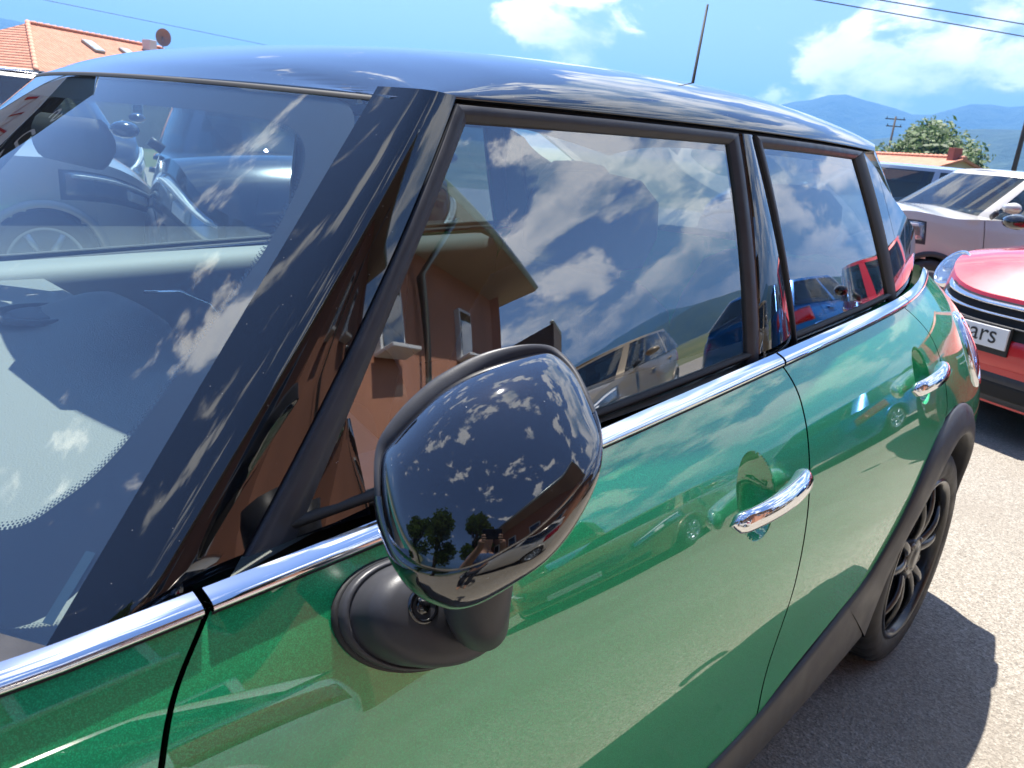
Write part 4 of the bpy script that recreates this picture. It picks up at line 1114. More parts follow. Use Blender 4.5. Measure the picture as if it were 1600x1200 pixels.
gcar('white crossover parked broadside behind the red hatchback', (8.35, 2.10, gz(9, 0) - .02), 143, 4.35, 1.80, 1.58, 'white', 'suv', lamps='slim')
gcar('pale silver car with arched side window, behind the white crossover', (10.9, 4.75, gz(12, 2)), 110, 4.3, 1.78, 1.60, 'silver', 'hatch', lamps='slim')
gcar('dark blue car with honeycomb grille, seen through the green car\'s windshield', (2.72, 2.22, 0), 245, 4.4, 1.84, 1.50, 'darkblue', 'suv', lamps='slim', hex_grille=True)
gcar('white estate car beyond the dark blue car\'s nose, seen through the windshield', (3.0, 4.9, 0), -12, 4.5, 1.80, 1.46, 'white', 'hatch', lamps='slim')
gcar('dark car whose roof shows at the left edge of the photo', (2.95, 6.6, 0), 262, 4.3, 1.80, 1.56, 'darkblue', 'hatch', lamps='slim')
# row across the lane, seen as reflections in the doors
gcar('bright blue hatchback across the lane, reflected in the rear door', (12.2, -3.5, 0), 8, 4.1, 1.78, 1.46, 'blue', 'hatch', lamps='slim')
gcar('sand coloured car across the lane, reflected in the front door', (4.6, -4.6, 0), 160, 4.2, 1.78, 1.46, 'sand', 'hatch', lamps='slim')
gcar('white hatchback across the lane, reflected low in the front door', (-2.5, -3.5, 0), 184, 4.2, 1.78, 1.46, 'white', 'hatch', lamps='slim')

# ================================================================== buildings
def stucco(name, c):
    m, t = newmat(name); co = nd(t, 'ShaderNodeTexCoord')
    n1 = nd(t, 'ShaderNodeTexNoise', {'Vector': co.outputs['Object'], 'Scale': .7, 'Detail': 7.0}); n2 = nd(t, 'ShaderNodeTexNoise', {'Vector': co.outputs['Object'], 'Scale': 60., 'Detail': 4.0})
    f = maprange(t, n1.outputs['Fac'], .3, .7, .85, 1.1, False); v = nd(t, 'ShaderNodeVectorMath', {0: c, 3: f}, operation='SCALE')
    b = nd(t, 'ShaderNodeBump', {'Height': n2.outputs['Fac'], 'Strength': .4, 'Distance': .01})
    p = nd(t, 'ShaderNodeBsdfPrincipled', {'Base Color': v.outputs[0], 'Roughness': .9, 'Normal': b.outputs[0]}); nd(t, 'ShaderNodeOutputMaterial', {'Surface': p.outputs[0]})
    return m
def tiles(name, c1, c2, rz, row=.32):
    m, t = newmat(name); co = nd(t, 'ShaderNodeTexCoord')
    mp = nd(t, 'ShaderNodeMapping', {'Vector': co.outputs['Object'], 'Rotation': (0, 0, -rz)})
    sp = nd(t, 'ShaderNodeSeparateXYZ', {0: mp.outputs[0]})
    a = mth(t, 'FRACT', mth(t, 'MULTIPLY', sp.outputs[0], 1 / .26)); b = mth(t, 'FRACT', mth(t, 'MULTIPLY', sp.outputs[2], 1 / (row * .5)))
    wv = mth(t, 'ADD', mth(t, 'ABSOLUTE', mth(t, 'SUBTRACT', a, .5)), mth(t, 'MULTIPLY', b, .6))
    n1 = nd(t, 'ShaderNodeTexNoise', {'Vector': co.outputs['Object'], 'Scale': 2.2, 'Detail': 6.0}); n2 = nd(t, 'ShaderNodeTexNoise', {'Vector': co.outputs['Object'], 'Scale': 9., 'Detail': 2.0})
    f = mth(t, 'ADD', mth(t, 'MULTIPLY', n1.outputs['Fac'], .6), mth(t, 'MULTIPLY', n2.outputs['Fac'], .4))
    c = mixc(t, maprange(t, f, .35, .65), c1, c2)
    bp_ = nd(t, 'ShaderNodeBump', {'Height': wv, 'Strength': 1.0, 'Distance': .10})
    p = nd(t, 'ShaderNodeBsdfPrincipled', {'Base Color': c, 'Roughness': .85, 'Normal': bp_.outputs[0]}); nd(t, 'ShaderNodeOutputMaterial', {'Surface': p.outputs[0]})
    return m
M['cream'] = stucco('cream_render', (.52, .43, .30)); M['brownwall'] = stucco('brown_render', (.38, .165, .095)); M['soffit'] = stucco('soffit_boards', (.30, .22, .15))
M['pane'] = glass('window_glass', (.10, .12, .14), .10); M['winframe'] = simple('window_frame_white', (.6, .6, .58), .5); M['zinc'] = simple('zinc_pipe', (.28, .33, .34), .35, metal=.7)
M['wood'] = simple('dark_wood', (.06, .04, .028), .7, bump=(40, .5, .004))
def hip_house(label, c, az, rl, hd, ez, rz_, gz_, over=.6, hip=4.2, gable=False):
    a = rad(az); root = empty('house', (c[0], c[1], gz_), a); tag(root, label, 'house')
    e, r = ez - gz_, rz_ - gz_; hl_ = rl / 2 + (0 if gable else hip); tm = tiles('clay_roof_tiles_%d' % int(az * 10), (.50, .19, .11), (.60, .27, .17), 0)
    mesh('wall', *box((0, 0, e / 2), (2 * hl_, 2 * hd, e)), M['cream'], root, False)
    o = over
    if gable:
        mesh('gable_wall', [(-hl_, -hd, e), (-hl_, hd, e), (-hl_, 0, r - .1)], [(0, 1, 2)], M['cream'], root, False)
        mesh('gable_wall', [(hl_, -hd, e), (hl_, hd, e), (hl_, 0, r - .1)], [(0, 1, 2)], M['cream'], root, False)
    kx = 0.3 if gable else 0
    sl = (r - e) / hd * o
    E4 = [(-hl_ - o, -hd - o, e - sl), (hl_ + o, -hd - o, e - sl), (hl_ + o, hd + o, e - sl), (-hl_ - o, hd + o, e - sl)]
    if gable: E4 = [(-hl_ - kx, -hd - o, e - sl), (hl_ + kx, -hd - o, e - sl), (hl_ + kx, hd + o, e - sl), (-hl_ - kx, hd + o, e - sl)]
    R2 = [(-rl / 2 - kx, 0, r), (rl / 2 + kx, 0, r)]
    V = E4 + R2; F = [(0, 1, 5, 4), (2, 3, 4, 5)] + ([] if gable else [(1, 2, 5), (3, 0, 4)])
    rf = mesh('roof', V, F, tm, root, False); md = rf.modifiers.new('thick', 'SOLIDIFY'); md.thickness = .16
    # ridge and hip caps, one by one along the ridge
    rc_ = simple('ridge_clay_%d' % int(az * 10), (.58, .24, .15), .8)
    def caps(p, q_, n):
        p, q_ = Vector(p), Vector(q_)
        for k in range(n):
            a_, b_ = p.lerp(q_, k / n), p.lerp(q_, (k + 1.06) / n)
            V, F = tube([a_ + Vector((0, 0, .03)), b_ + Vector((0, 0, .07))], [(.13, .10), (.15, .12)], 8); mesh('ridge_tile', V, F, rc_, rf)
    caps(R2[0], R2[1], 22)
    if not gable:
        caps(E4[0], R2[0], 14); caps(E4[1], R2[1], 14)
    V, F = tube([E4[0], E4[1]], (.09, .08), 8); mesh('gutter', V, F, M['zinc'], root)
    V, F = tube([E4[3], E4[0]], (.09, .08), 8); mesh('gutter', V, F, M['zinc'], root)
    for k in range(4):
        x = -hl_ + 2 * hl_ * (k + .6) / 4.2
        w_ = mesh('window', *box((x, -hd - .02, e * .55), (1.0, .06, 1.2)), M['winframe'], root, False); mesh('window_pane', *box((x, -hd - .055, e * .55), (.84, .02, 1.04)), M['pane'], w_, False)
    return root, rf, (e, r, hd, hl_, rl)
hL, rL, pL = hip_house('orange tiled hip-roof house at the left edge, behind the parked cars', (24.3, 60.5), 25, 11.5, 5.0, 2.9, 5.55, ground_z(24, 60) - .3)
def on_roof(p, x, t):   # point on the front slope, t 0 at eave 1 at ridge
    e, r, hd, hl_, rl = p; return Vector((x, -hd * (1 - t), e + (r - e) * t))
for (x, t) in ((-2.4, .66), (.6, .62)):
    c = on_roof(pL, x, t); sl = math.atan2(pL[1] - pL[0], pL[2])
    f = mesh('skylight', *box((0, 0, .09), (.86, 1.25, .16)), M['zinc'], rL, False); f.location = c; f.rotation_euler = (sl, 0, 0)
    g = mesh('skylight_pane', *box((0, 0, .175), (.70, 1.08, .02)), simple('skylight_glass', (.55, .62, .72), .08, coat=1.0), f, False)
bevel(mesh('chimney', *box((3.7, -.9, pL[1] - .15), (.7, .7, 1.0)), stucco('white_render', (.7, .68, .64)), rL, False), .02)
dish = empty('satellite_dish', (29.3, 61.9, 5.5)); tag(dish, 'round satellite dish on the ridge of the orange-roofed house', 'dish')
V = [(.0 + r_ * .25 * r_, r_ * .55 * math.cos(a), .75 + r_ * .62 * math.sin(a)) for r_ in (0.02, .35, .7, 1.0) for a in np.linspace(0, 2 * math.pi, 24, endpoint=False)]
dd_ = mesh('dish_bowl', V, grid_faces(4, 24, 0, True), simple('dish_grey', (.30, .20, .18), .6), dish); dd_.rotation_euler = (0, 0, rad(-100))
V, F = tube([(0, 0, -.6), (0, 0, .8)], (.05, .05), 8); mesh('dish_mast', V, F, M['zinc'], dish)
hR, rR, pR = hip_house('low orange-roofed house with a pale gable beyond the white crossover', (62.5, 18.4), 52, 10.5, 4.2, 1.45, 2.95, ground_z(62, 18) - .3, gable=True)
bevel(mesh('chimney', *box((-4.75, .25, pR[1] + .10), (.6, .6, 1.0)), simple('chimney_brick', (.33, .10, .07), .9, bump=(30, .5, .02)), rR, False), .02)

# brown building behind the camera (its reflection fills the windows and the mirror cap)
bb = empty('apartment_building', (0, -6, 0)); tag(bb, 'brown rendered building with deep eaves and a downpipe, reflected in the front window', 'building')
EZ = 5.1
foot = [(10.6, -11.6), (3.0, -5.2), (-7.0, -8.2), (-6.0, -16.0)]
def wall_seg(p, q_, z0, z1, mt, nm, th=.3):
    p, q_ = Vector(p), Vector(q_); d_ = (q_ - p).normalized(); n_ = Vector((-d_.y, d_.x)) * th
    V = [(a.x, a.y + 6, z) for z in (z0, z1) for a in (p, q_, q_ + n_, p + n_)]
    return mesh(nm, V, [(0, 1, 2, 3), (4, 7, 6, 5), (0, 4, 5, 1), (1, 5, 6, 2), (2, 6, 7, 3), (3, 7, 4, 0)], mt, bb, False)
for k in range(4): wall_seg(foot[k], foot[(k + 1) % 4], 0, EZ, M['brownwall'], 'wall', .3)
# eaves: soffit slab that stands out, roof above
def offs(poly, d_):
    out = []
    for k in range(len(poly)):
        p0, p1, p2 = Vector(poly[k - 1]), Vector(poly[k]), Vector(poly[(k + 1) % len(poly)])
        n1 = (p1 - p0).normalized(); n2 = (p2 - p1).normalized(); a_ = Vector((n1.y, -n1.x)); b_ = Vector((n2.y, -n2.x))
        m_ = (a_ + b_); m_ = m_ / max(.3, m_.dot(a_)); out.append(p1 - m_ * d_ * (1))
    return out
sgn_ = 1
ov = offs(foot, .85)
if sum((Vector(a) - Vector((0, -12))).length for a in ov) < sum((Vector(a) - Vector((0, -12))).length for a in foot): ov = offs(foot, -.85)
V = [(p.x, p.y + 6, EZ + h) for h in (0, .20) for p in ov]; mesh('eaves', V, [(0, 1, 2, 3), (7, 6, 5, 4)] + [(k, (k + 1) % 4, (k + 1) % 4 + 4, k + 4) for k in range(4)], M['soffit'], bb, False)
cen = sum((Vector(p) for p in foot), Vector((0, 0))) / 4
V = [(p.x, p.y + 6, EZ + .24) for p in ov] + [(cen.x - 2.5, cen.y + 6, EZ + 2.0), (cen.x + 2, cen.y + 6, EZ + 2.0)]
mesh('roof', V, [(0, 1, 5), (1, 2, 4, 5), (2, 3, 4), (3, 0, 5, 4)], tiles('clay_roof_tiles_b', (.40, .12, .07), (.5, .18, .1), 0), bb, False)
for k in range(2):
    p, q_ = ov[k], ov[k + 1]; V, F = tube([(p.x, p.y + 6, EZ + .1), (q_.x, q_.y + 6, EZ + .1)], (.08, .08), 10); mesh('gutter', V, F, M['zinc'], bb)
def along(k, t, out=0.0):
    p, q_ = Vector(foot[k]), Vector(foot[(k + 1) % 4]); d_ = (q_ - p).normalized(); n_ = Vector((d_.y, -d_.x)); c = p.lerp(q_, t)
    if (c + n_ - cen).length < (c - cen).length: n_ = -n_
    return c + n_ * out, math.atan2(d_.y, d_.x), n_
c_, _, n_ = along(0, .66, .10)
V, F = tube([(c_.x + n_.x * .6, c_.y + n_.y * .6 + 6, EZ + .05), (c_.x, c_.y + 6, EZ - .6), (c_.x, c_.y + 6, .2)], (.06, .06), 12); mesh('downpipe', V, F, M['zinc'], bb)
for (k, t, z, w_, h_) in ((0, .38, 3.7, 1.0, 1.1), (0, .80, 3.6, .9, 1.1), (0, .48, 1.4, 1.3, 1.3), (1, .14, 3.7, .9, 1.1), (1, .36, 3.7, .9, 1.1), (1, .58, 3.7, .9, 1.1), (1, .80, 3.7, .9, 1.1), (1, .12, 1.5, 1.0, 1.2), (1, .32, 1.5, 1.0, 1.2), (1, .54, 1.3, 1.8, 1.8), (1, .78, 1.5, 1.0, 1.2)):
    c_, an, n_ = along(k, t, .0)
    f = mesh('window', *box((0, 0, 0), (w_, .16, h_)), M['winframe'], bb, False); f.location = (c_.x, c_.y + 6, z); f.rotation_euler = (0, 0, an)
    s_ = -1 if Vector((math.sin(an), -math.cos(an))).dot(n_) > 0 else 1
    mesh('window_pane', *box((0, s_ * .075, 0), (w_ - .16, .03, h_ - .16)), M['pane'], f, False)
    bevel(mesh('window_sill', *box((0, s_ * .14, -h_ / 2 - .03), (w_ + .2, .2, .06)), M['winframe'], f, False), .01)
c_, an, n_ = along(0, .14, .75)
b_ = mesh('balcony', *box((0, 0, 0), (3.0, 1.5, .22)), M['soffit'], bb, False); b_.location = (c_.x, c_.y + 6, 2.0); b_.rotation_euler = (0, 0, an)
for (px_, py_, sx_, sy_) in ((0, -.72, 3.0, .06), (0, .72, 3.0, .06), (-1.47, 0, .06, 1.4), (1.47, 0, .06, 1.4)): mesh('parapet', *box((px_, py_, .55), (sx_, sy_, .90)), M['wood'], b_, False)
for k in range(2): V, F = tube([(-1.5, (-.72, .72)[k], 1.06), (1.5, (-.72, .72)[k], 1.06)], (.04, .03), 8); mesh('rail', V, F, M['zinc'], b_)

# ================================================================== trees
def leaf_mat(name, a, b):
    m, t = newmat(name); oi = nd(t, 'ShaderNodeNewGeometry'); c = mixc(t, oi.outputs['Random Per Island'], a, b)
    p = nd(t, 'ShaderNodeBsdfPrincipled', {'Base Color': c, 'Roughness': .6}); tr = nd(t, 'ShaderNodeBsdfTranslucent', {'Color': c})
    mx = nd(t, 'ShaderNodeMixShader', {0: .3, 1: p.outputs[0], 2: tr.outputs[0]}); nd(t, 'ShaderNodeOutputMaterial', {'Surface': mx.outputs[0]})
    return m
M['leaf'] = leaf_mat('leaves', (.035, .08, .013), (.11, .19, .03)); M['bark'] = simple('bark', (.07, .05, .035), .9, bump=(12, .8, .03))
def tree(label, c, h, rx, rz_, n=5000, ls=.16, lobes=9, seed=1, cat='tree', name='leafy_tree', group=None):
    rnd = random.Random(seed); root = empty(name, c); tag(root, label, cat, group)
    V, F = tube([(0, 0, -.2), (.05, 0, h * .25), (0, .1, h * .5), (0, 0, h * .8)], [(.05 * h, .05 * h), (.036 * h, .036 * h), (.022 * h, .022 * h), (.006 * h, .006 * h)], 10)
    parts = [(V, F)]
    lob = []
    for k in range(lobes):
        a = 2 * math.pi * k / lobes + rnd.uniform(-.3, .3); r = rx * rnd.uniform(.25, .68); z = h - rz_ + rz_ * rnd.uniform(-.75, .55)
        lob.append((Vector((r * math.cos(a), r * math.sin(a), z)), rnd.uniform(.34, .5) * rx)); parts.append(tube([(0, 0, h * .35), (r * .5 * math.cos(a), r * .5 * math.sin(a), (h * .4 + z) / 2), tuple(lob[-1][0])], [(.018 * h, .018 * h), (.012 * h, .012 * h), (.004 * h, .004 * h)], 6))
    lob.append((Vector((0, 0, h - rz_ * .55)), rx * .5))
    mesh('trunk', *merge(parts), M['bark'], root)
    V = []; F = []
    for k in range(n):
        p, r = rnd.choice(lob); d_ = Vector((rnd.gauss(0, 1), rnd.gauss(0, 1), rnd.gauss(0, 1))).normalized(); q_ = p + Vector((d_.x, d_.y, d_.z * .85)) * r * (rnd.random() ** .35) * rnd.uniform(.85, 1.12)
        a_ = Vector((rnd.gauss(0, 1), rnd.gauss(0, 1), rnd.gauss(0, .6))).normalized(); b_ = a_.orthogonal().normalized(); s = ls * rnd.uniform(.6, 1.4); b0 = len(V)
        V += [q_ - a_ * s, q_ + b_ * s * .5, q_ + a_ * s, q_ - b_ * s * .5]; F.append((b0, b0 + 1, b0 + 2, b0 + 3))
    mesh('crown', V, F, M['leaf'], root, False)
    return root
tree('broad green tree behind the low orange-roofed house', (72.5, 19.8, ground_z(73, 18)), 8.3, 4.7, 3.6, 9000, .24, 13, 3)
tree('small green tree at the right edge beyond the white crossover', (76.0, 10.6, ground_z(76, 10)), 6.4, 2.6, 2.6, 2600, .24, 7, 5)
for k, (x, y, h) in enumerate(((-9, -2.5, 7.5), (-7.2, -6.2, 8.5), (-11.5, .5, 7.0))):
    tree(('tall dark tree by the brown building, reflected at the foot of the mirror cap', 'dark tree in front of the brown building wall', 'leafy tree ahead of the nose of the green car')[k], (x, y, 0), h, 2.4, 3.0, 3000, .2, 9, 20 + k)

# ================================================================== poles and wires
def pole(label, x, y, top_, arms):
    root = empty('utility_pole', (x, y, ground_z(x, y))); tag(root, label, 'pole'); h = top_ - root.location.z
    V, F = tube([(0, 0, 0), (0, 0, h)], [(.17, .17), (.11, .11)], 12); mesh('shaft', V, F, M['wood'], root)
    for (z, l) in arms:
        ar = bevel(mesh('crossarm', *box((0, 0, h - z), (.12, l, .12), rad(20)), M['wood'], root, False), .01)
        for t in (-.42, 0, .42):
            V, F = lathe([(.02, 0), (.06, .05), (.03, .1), (.06, .15), (.001, .22)], 10, (t * l * -math.sin(rad(20)), t * l * math.cos(rad(20)), h - z + .06), 'z'); mesh('insulator', V, F, M['rim'], ar)
    return root
pole('wooden pole with crossarms in front of the hills', 104.1, 34.3, 8.3, ((.3, 2.2), (1.1, 1.7)))
pole('plain wooden pole cut by the right edge', 58.9, 11.15, 9.5, ((.4, 2.0),))
def wire(label, a, b, sag=.5, r=.018):
    a, b = Vector(a), Vector(b); P_ = [a.lerp(b, t) - Vector((0, 0, sag * 4 * t * (1 - t))) for t in np.linspace(0, 1, 24)]
    V, F = tube(P_, (r, r), 6); return tag(mesh('overhead_wire', V, F, M['rubber'], None), label, 'wire')
def dirv(az, el): return Vector((math.cos(rad(az)) * math.cos(rad(el)), math.sin(rad(az)) * math.cos(rad(el)), math.sin(rad(el))))
def span(az0, el0, az1, el1, D):
    a = CAM_P + dirv(az0, el0) * D; b = CAM_P + dirv(az1, el1) * (D * math.sin(rad(el0)) / math.sin(rad(el1))); d_ = b - a
    return a - d_ * 1.6, b + d_ * 1.6
wire('lower of the two wires crossing the upper right sky', *span(24.8, 9.95, 13.2, 8.34, 30), sag=.0)
wire('upper of the two wires crossing the upper right sky', *span(21.2, 10.07, 13.3, 8.96, 31), sag=.0)
wire('faint wire in the upper left sky above the orange roof', *span(71.4, 5.23, 60.3, 4.46, 70), sag=.0, r=.02)

# ================================================================== hills
def hills(name, R0, prof, seed, depth, mt):
    rnd = np.random.default_rng(seed); V = []; n = 360; ph = rnd.uniform(0, 6.28, 12)
    f = interp(prof); rows_ = 9
    for j in range(rows_):
        t = j / (rows_ - 1)
        for i in range(n):
            az = -180 + i; a = rad(az)
            if prof[0][0] <= az <= prof[-1][0]: e = f(az)
            else: e = None
            base = 2.9 + .8 * math.sin(az * .11 + ph[0]) + .5 * math.sin(az * .23 + ph[1]) + .25 * math.sin(az * .5 + ph[2])
            base *= .8 if R0 < 2500 else 1.0
            if e is None: e = base
            else:
                k = min(1, (az - prof[0][0]) / 3, (prof[-1][0] - az) / 3); e = base * (1 - k) + e * k
            h = math.tan(rad(e)) * R0 + 1.3
            up = math.sin(math.pi / 2 * min(1, t / .6)) if t < .6 else 1 - .6 * ((t - .6) / .4)
            R_ = R0 + depth * (t - .6) + 40 * math.sin(az * .9 + 6 * t + ph[3]) * (1 - abs(t - .6))
            rough = (math.sin(az * 1.7 + 9 * t + ph[4]) + .6 * math.sin(az * 3.9 + 5 * t + ph[5])) * h * .03 * math.sin(math.pi * min(1, t / .6)) if t < .6 else 0
            V.append((R_ * math.cos(a), R_ * math.sin(a), -12 + (h + 12) * up + rough))
    return tag(mesh(name, V, grid_faces(rows_, n, 0, True), mt, None), None, kind='structure')
def forest(name, c1, c2, sc):
    m, t = newmat(name); co = nd(t, 'ShaderNodeTexCoord'); n1 = nd(t, 'ShaderNodeTexNoise', {'Vector': co.outputs['Object'], 'Scale': sc, 'Detail': 8.0, 'Roughness': .65})
    c = ramp(t, n1.outputs['Fac'], [(.35, c1), (.65, c2)]); b = nd(t, 'ShaderNodeBump', {'Height': n1.outputs['Fac'], 'Strength': 1.0, 'Distance': 30.0})
    p = nd(t, 'ShaderNodeBsdfPrincipled', {'Base Color': c, 'Roughness': .95, 'Normal': b.outputs[0]}); nd(t, 'ShaderNodeOutputMaterial', {'Surface': p.outputs[0]}); return m
FO = forest('forest_slope', (.020, .038, .014), (.05, .075, .025), .012)
hills('hills', 3600, [(5, 4.7), (9, 5.0), (12.3, 4.75), (14, 4.6), (15.9, 4.35), (17.5, 3.75), (19, 4.15), (20.5, 4.45), (22, 4.6), (23, 4.6), (25, 4.05), (28, 3.3), (34, 2.4)], 4, 1200, FO)
hills('hills', 2000, [(4, 3.3), (9, 3.55), (12, 3.45), (14, 3.3), (15.3, 3.2), (17, 2.7), (20.5, 2.2), (24, 1.4), (26, 1.0), (32, .7), (40, .6)], 9, 700, FO)
# haze: even air over the valley
hzm, t = newmat('haze_air')
pv = nd(t, 'ShaderNodeVolumePrincipled', {'Color': (.16, .46, 1.0, 1), 'Density': .00030, 'Anisotropy': .35}); nd(t, 'ShaderNodeOutputMaterial', {'Volume': pv.outputs[0]})
ho = mesh('haze', *box((0, 0, 190), (9400, 9400, 420)), hzm, None, False); ho['kind'] = 'stuff'

# ================================================================== feather flag (seen only as a reflection in the windshield)
fl = empty('feather_flag', (1.62, 5.3, 0)); tag(fl, 'pale feather flag with a dark lettered top, reflected in the far corner of the windshield', 'flag')
M['flagpale'] = simple('flag_cloth_pale', (.55, .56, .58), .8); M['flagdark'] = simple('flag_cloth_dark', (.018, .022, .032), .8); M['flagred'] = simple('flag_red_ink', (.35, .03, .04), .8)
V, F = tube([(0, 0, 0), (0, 0, 2.3), (-.12, 0, 2.9), (-.36, 0, 3.35), (-.70, 0, 3.6)], [(.02, .02), (.015, .015), (.012, .012), (.01, .01), (.006, .006)], 8); mesh('flag_pole', V, F, M['zinc'], fl)
def cloth(nm, poly, mt, y=0.0):
    o = mesh(nm, [(x - 1.78, y, z) for x, z in poly], [tuple(range(len(poly)))], mt, fl, False); md = o.modifiers.new('thick', 'SOLIDIFY'); md.thickness = .004; return o
cloth('cloth_panel', [(1.77, 1.1), (1.77, 2.30), (1.66, 2.72), (1.25, 2.76), (.66, 2.70), (.80, 2.0), (.95, 1.1)], M['flagpale'])
dk = cloth('cloth_panel', [(.66, 2.703), (1.25, 2.763), (1.655, 2.725), (1.44, 3.30), (1.10, 3.58), (.74, 3.22), (.50, 2.88)], M['flagdark'])
for ch_c, (x, z) in zip('AUS', ((.63, 2.80), (.83, 2.97), (1.03, 3.16))):
    cu = bpy.data.curves.new('letter', 'FONT'); cu.body = ch_c; cu.size = .30; cu.align_x = 'CENTER'; cu.extrude = .001
    to = bpy.data.objects.new('letter', cu); col.objects.link(to); me = bpy.data.meshes.new_from_object(to); bpy.data.objects.remove(to)
    o = link('letter', me, M['flagpale'], dk, False); o.location = (x - 1.78, -.006, z); o.rotation_euler = (rad(90), rad(-42), 0)
V, F = tube([(1.65 - 1.78, -.006, 2.2), (1.5 - 1.78, -.006, 2.5), (1.40 - 1.78, -.006, 2.25), (1.3 - 1.78, -.006, 2.52), (1.22 - 1.78, -.006, 2.3), (1.05 - 1.78, -.006, 2.55), (.9 - 1.78, -.006, 2.35)], (.018, .018), 6, True, up=(0, 1, 0)); mesh('script_stroke', V, F, M['flagred'], fl)

# ================================================================== the person taking the picture (seen as a reflection in the mirror cap)
per = empty('person', (-.22, -1.72, 0), 0.0)
tag(per, 'person in a blue shirt raising a phone, reflected in the mirror cap', 'person')
BL = Vector((-.22, -1.72, 0))
def local(p): return Vector(p) - BL
fw = Vector((.75, .66, 0)).normalized(); rt = Vector((.66, -.75, 0)); neck = Vector((-.20, -1.70, 1.36)); hd_ = neck + fw * .04 + Vector((0, 0, .16))
camp = CAM_P - CAM_F * .02
handR = camp + CAM_R * .115 - CAM_F * .015 - CAM_U * .03; handL = camp - CAM_R * .045 - CAM_F * .015 - CAM_U * .03
def skin(name, pts, edges, radii, mt, root_i=0, sub=1):
    me = bpy.data.meshes.new(name); me.from_pydata([tuple(local(p)) for p in pts], edges, []); o = bpy.data.objects.new(name, me); col.objects.link(o); o.parent = per
    o.modifiers.new('skin', 'SKIN'); 
    if not me.skin_vertices: me.skin_vertices.new() if hasattr(me.skin_vertices, 'new') else None
    sv = me.skin_vertices[0].data
    for i_, r_ in enumerate(radii): sv[i_].radius = r_ if isinstance(r_, tuple) else (r_, r_)
    sv[root_i].use_root = True
    sb = o.modifiers.new('sub', 'SUBSURF'); sb.levels = sub; sb.render_levels = sub
    me.materials.append(mt); return o
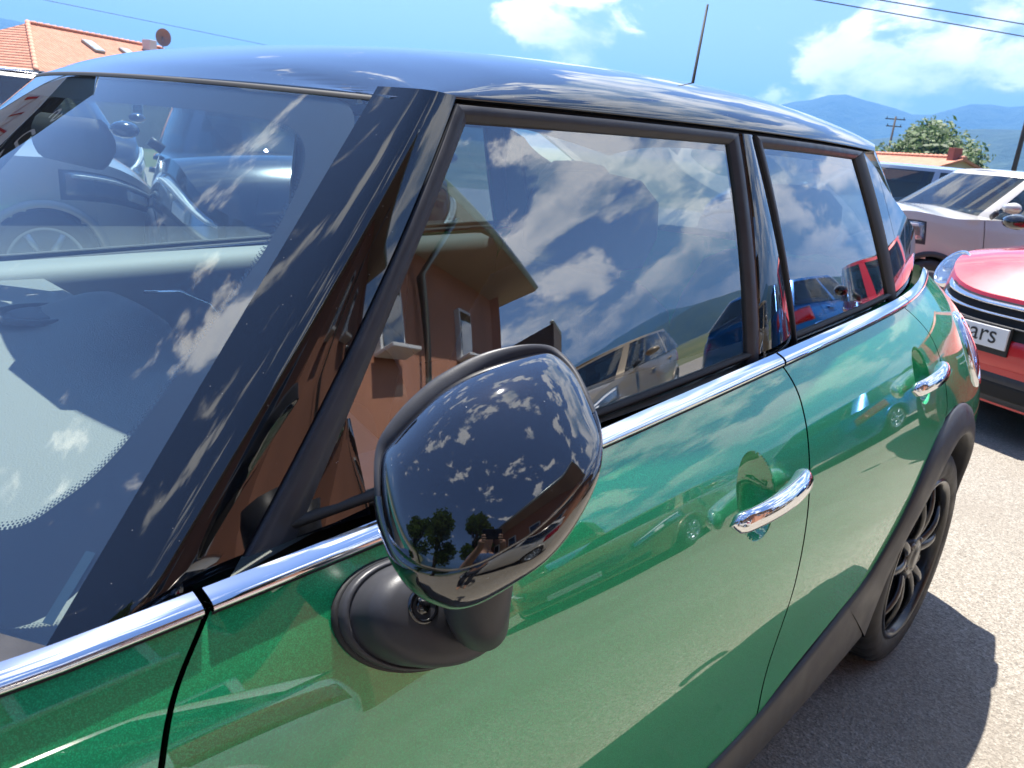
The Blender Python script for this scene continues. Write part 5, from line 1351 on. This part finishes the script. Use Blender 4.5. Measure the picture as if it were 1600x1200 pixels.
try:
    pel = Vector((-.26, -1.75, .86)); ch1 = pel + Vector((.0, 0, .22)); ch2 = neck - Vector((0, 0, .10))
    shR, shL = ch2 + rt * .17, ch2 - rt * .17
    elR, elL = (shR + handR) / 2 + rt * .10 - Vector((0, 0, .20)), (shL + handL) / 2 - rt * .12 - Vector((0, 0, .20))
    hpR, hpL = pel + rt * .09 - Vector((0, 0, .06)), pel - rt * .09 - Vector((0, 0, .06))
    knR, knL = hpR + Vector((.03, .03, -.38)), hpL + Vector((.03, .03, -.38)); ftR, ftL = Vector((hpR.x, hpR.y, .07)), Vector((hpL.x, hpL.y, .07))
    toR, toL = ftR + fw * .17 - Vector((0, 0, .03)), ftL + fw * .17 - Vector((0, 0, .03))
    M['skin'] = simple('skin', (.48, .27, .18), .5); M['shirt'] = simple('blue_shirt', (.05, .10, .22), .8); M['jeans'] = simple('dark_trousers', (.03, .035, .05), .85); M['hair'] = simple('dark_hair', (.02, .014, .010), .6)
    # body: one continuous figure
    pts = [pel, ch1, ch2, neck, hd_, hd_ + Vector((0, 0, .07)), shR, elR, handR - CAM_U * .05 - CAM_F * .02, handR, shL, elL, handL - CAM_U * .05 - CAM_F * .02, handL, hpR, knR, ftR, toR, hpL, knL, ftL, toL]
    ed = [(0, 1), (1, 2), (2, 3), (3, 4), (4, 5), (2, 6), (6, 7), (7, 8), (8, 9), (2, 10), (10, 11), (11, 12), (12, 13), (0, 14), (14, 15), (15, 16), (16, 17), (0, 18), (18, 19), (19, 20), (20, 21)]
    rd = [.125, .12, .12, .052, .085, .075, .06, .042, .026, .030, .06, .042, .026, .030, .085, .058, .045, .035, .085, .058, .045, .035]
    skin('body', pts, ed, rd, M['skin'], 0, 2)
    skin('shirt', [pel - Vector((0, 0, .02)), ch1, ch2, neck - Vector((0, 0, .06)), shR, (shR + elR) / 2, shL, (shL + elL) / 2], [(0, 1), (1, 2), (2, 3), (2, 4), (4, 5), (2, 6), (6, 7)], [.145, .138, .138, .075, .080, .068, .080, .068], M['shirt'], 0, 2)
    skin('trousers', [pel, hpR, knR, ftR + Vector((0, 0, .03)), hpL, knL, ftL + Vector((0, 0, .03))], [(0, 1), (1, 2), (2, 3), (0, 4), (4, 5), (5, 6)], [.142, .10, .072, .062, .10, .072, .062], M['jeans'], 0, 2)
    skin('hair', [hd_ + Vector((0, 0, .085)) - fw * .02, hd_ + Vector((0, 0, .03)) - fw * .05, hd_ - fw * .06 - Vector((0, 0, .03))], [(0, 1), (1, 2)], [.075, .085, .055], M['hair'], 0, 2)
    for (h_, sgn2) in ((handR, -1), (handL, 1)):
        for k in range(4):
            b_ = h_ + CAM_U * (.022 - .017 * k); skin('finger', [b_, b_ + CAM_F * .012 + CAM_R * (.018 * sgn2), b_ + CAM_F * .006 + CAM_R * ((.040 - .004 * abs(k - 1)) * sgn2)], [(0, 1), (1, 2)], [.010, .009, .007], M['skin'], 0, 1)
        skin('thumb', [h_ - CAM_U * .01 - CAM_F * .012, h_ - CAM_F * .026 + CAM_R * (.022 * sgn2) + CAM_U * .005, h_ - CAM_F * .028 + CAM_R * (.045 * sgn2) + CAM_U * .016], [(0, 1), (1, 2)], [.012, .010, .008], M['skin'], 0, 1)
    for (fy) in (-.032, .032):
        e_ = hd_ + fw * .082 + rt * fy + Vector((0, 0, .035)); V, F = lathe([(.001, .012), (.010, .008), (.013, 0), (.010, -.008), (.001, -.012)], 12, local(e_), 'z'); mesh('eye', V, F, M['plate'], per)
    V, F = tube([local(hd_ + fw * .082 + Vector((0, 0, .035))), local(hd_ + fw * .108 + Vector((0, 0, .0))), local(hd_ + fw * .085 - Vector((0, 0, .012)))], [(.008, .008), (.015, .012), (.012, .006)], 10); mesh('nose', V, F, M['skin'], per)
except Exception as ex:
    print('person failed', ex)
ph_c = camp + CAM_R * .035 - CAM_F * .006
V, F = box((0, 0, 0), (.150, .074, .008)); pm = Matrix((CAM_R, CAM_U, -CAM_F)).transposed()
pho = mesh('phone', [ph_c + pm @ Vector(v) for v in V], F, M['gloss'], None, False); bevel(pho, .004, 3); tag(pho, 'black phone held level in both hands of the person in blue', 'phone')
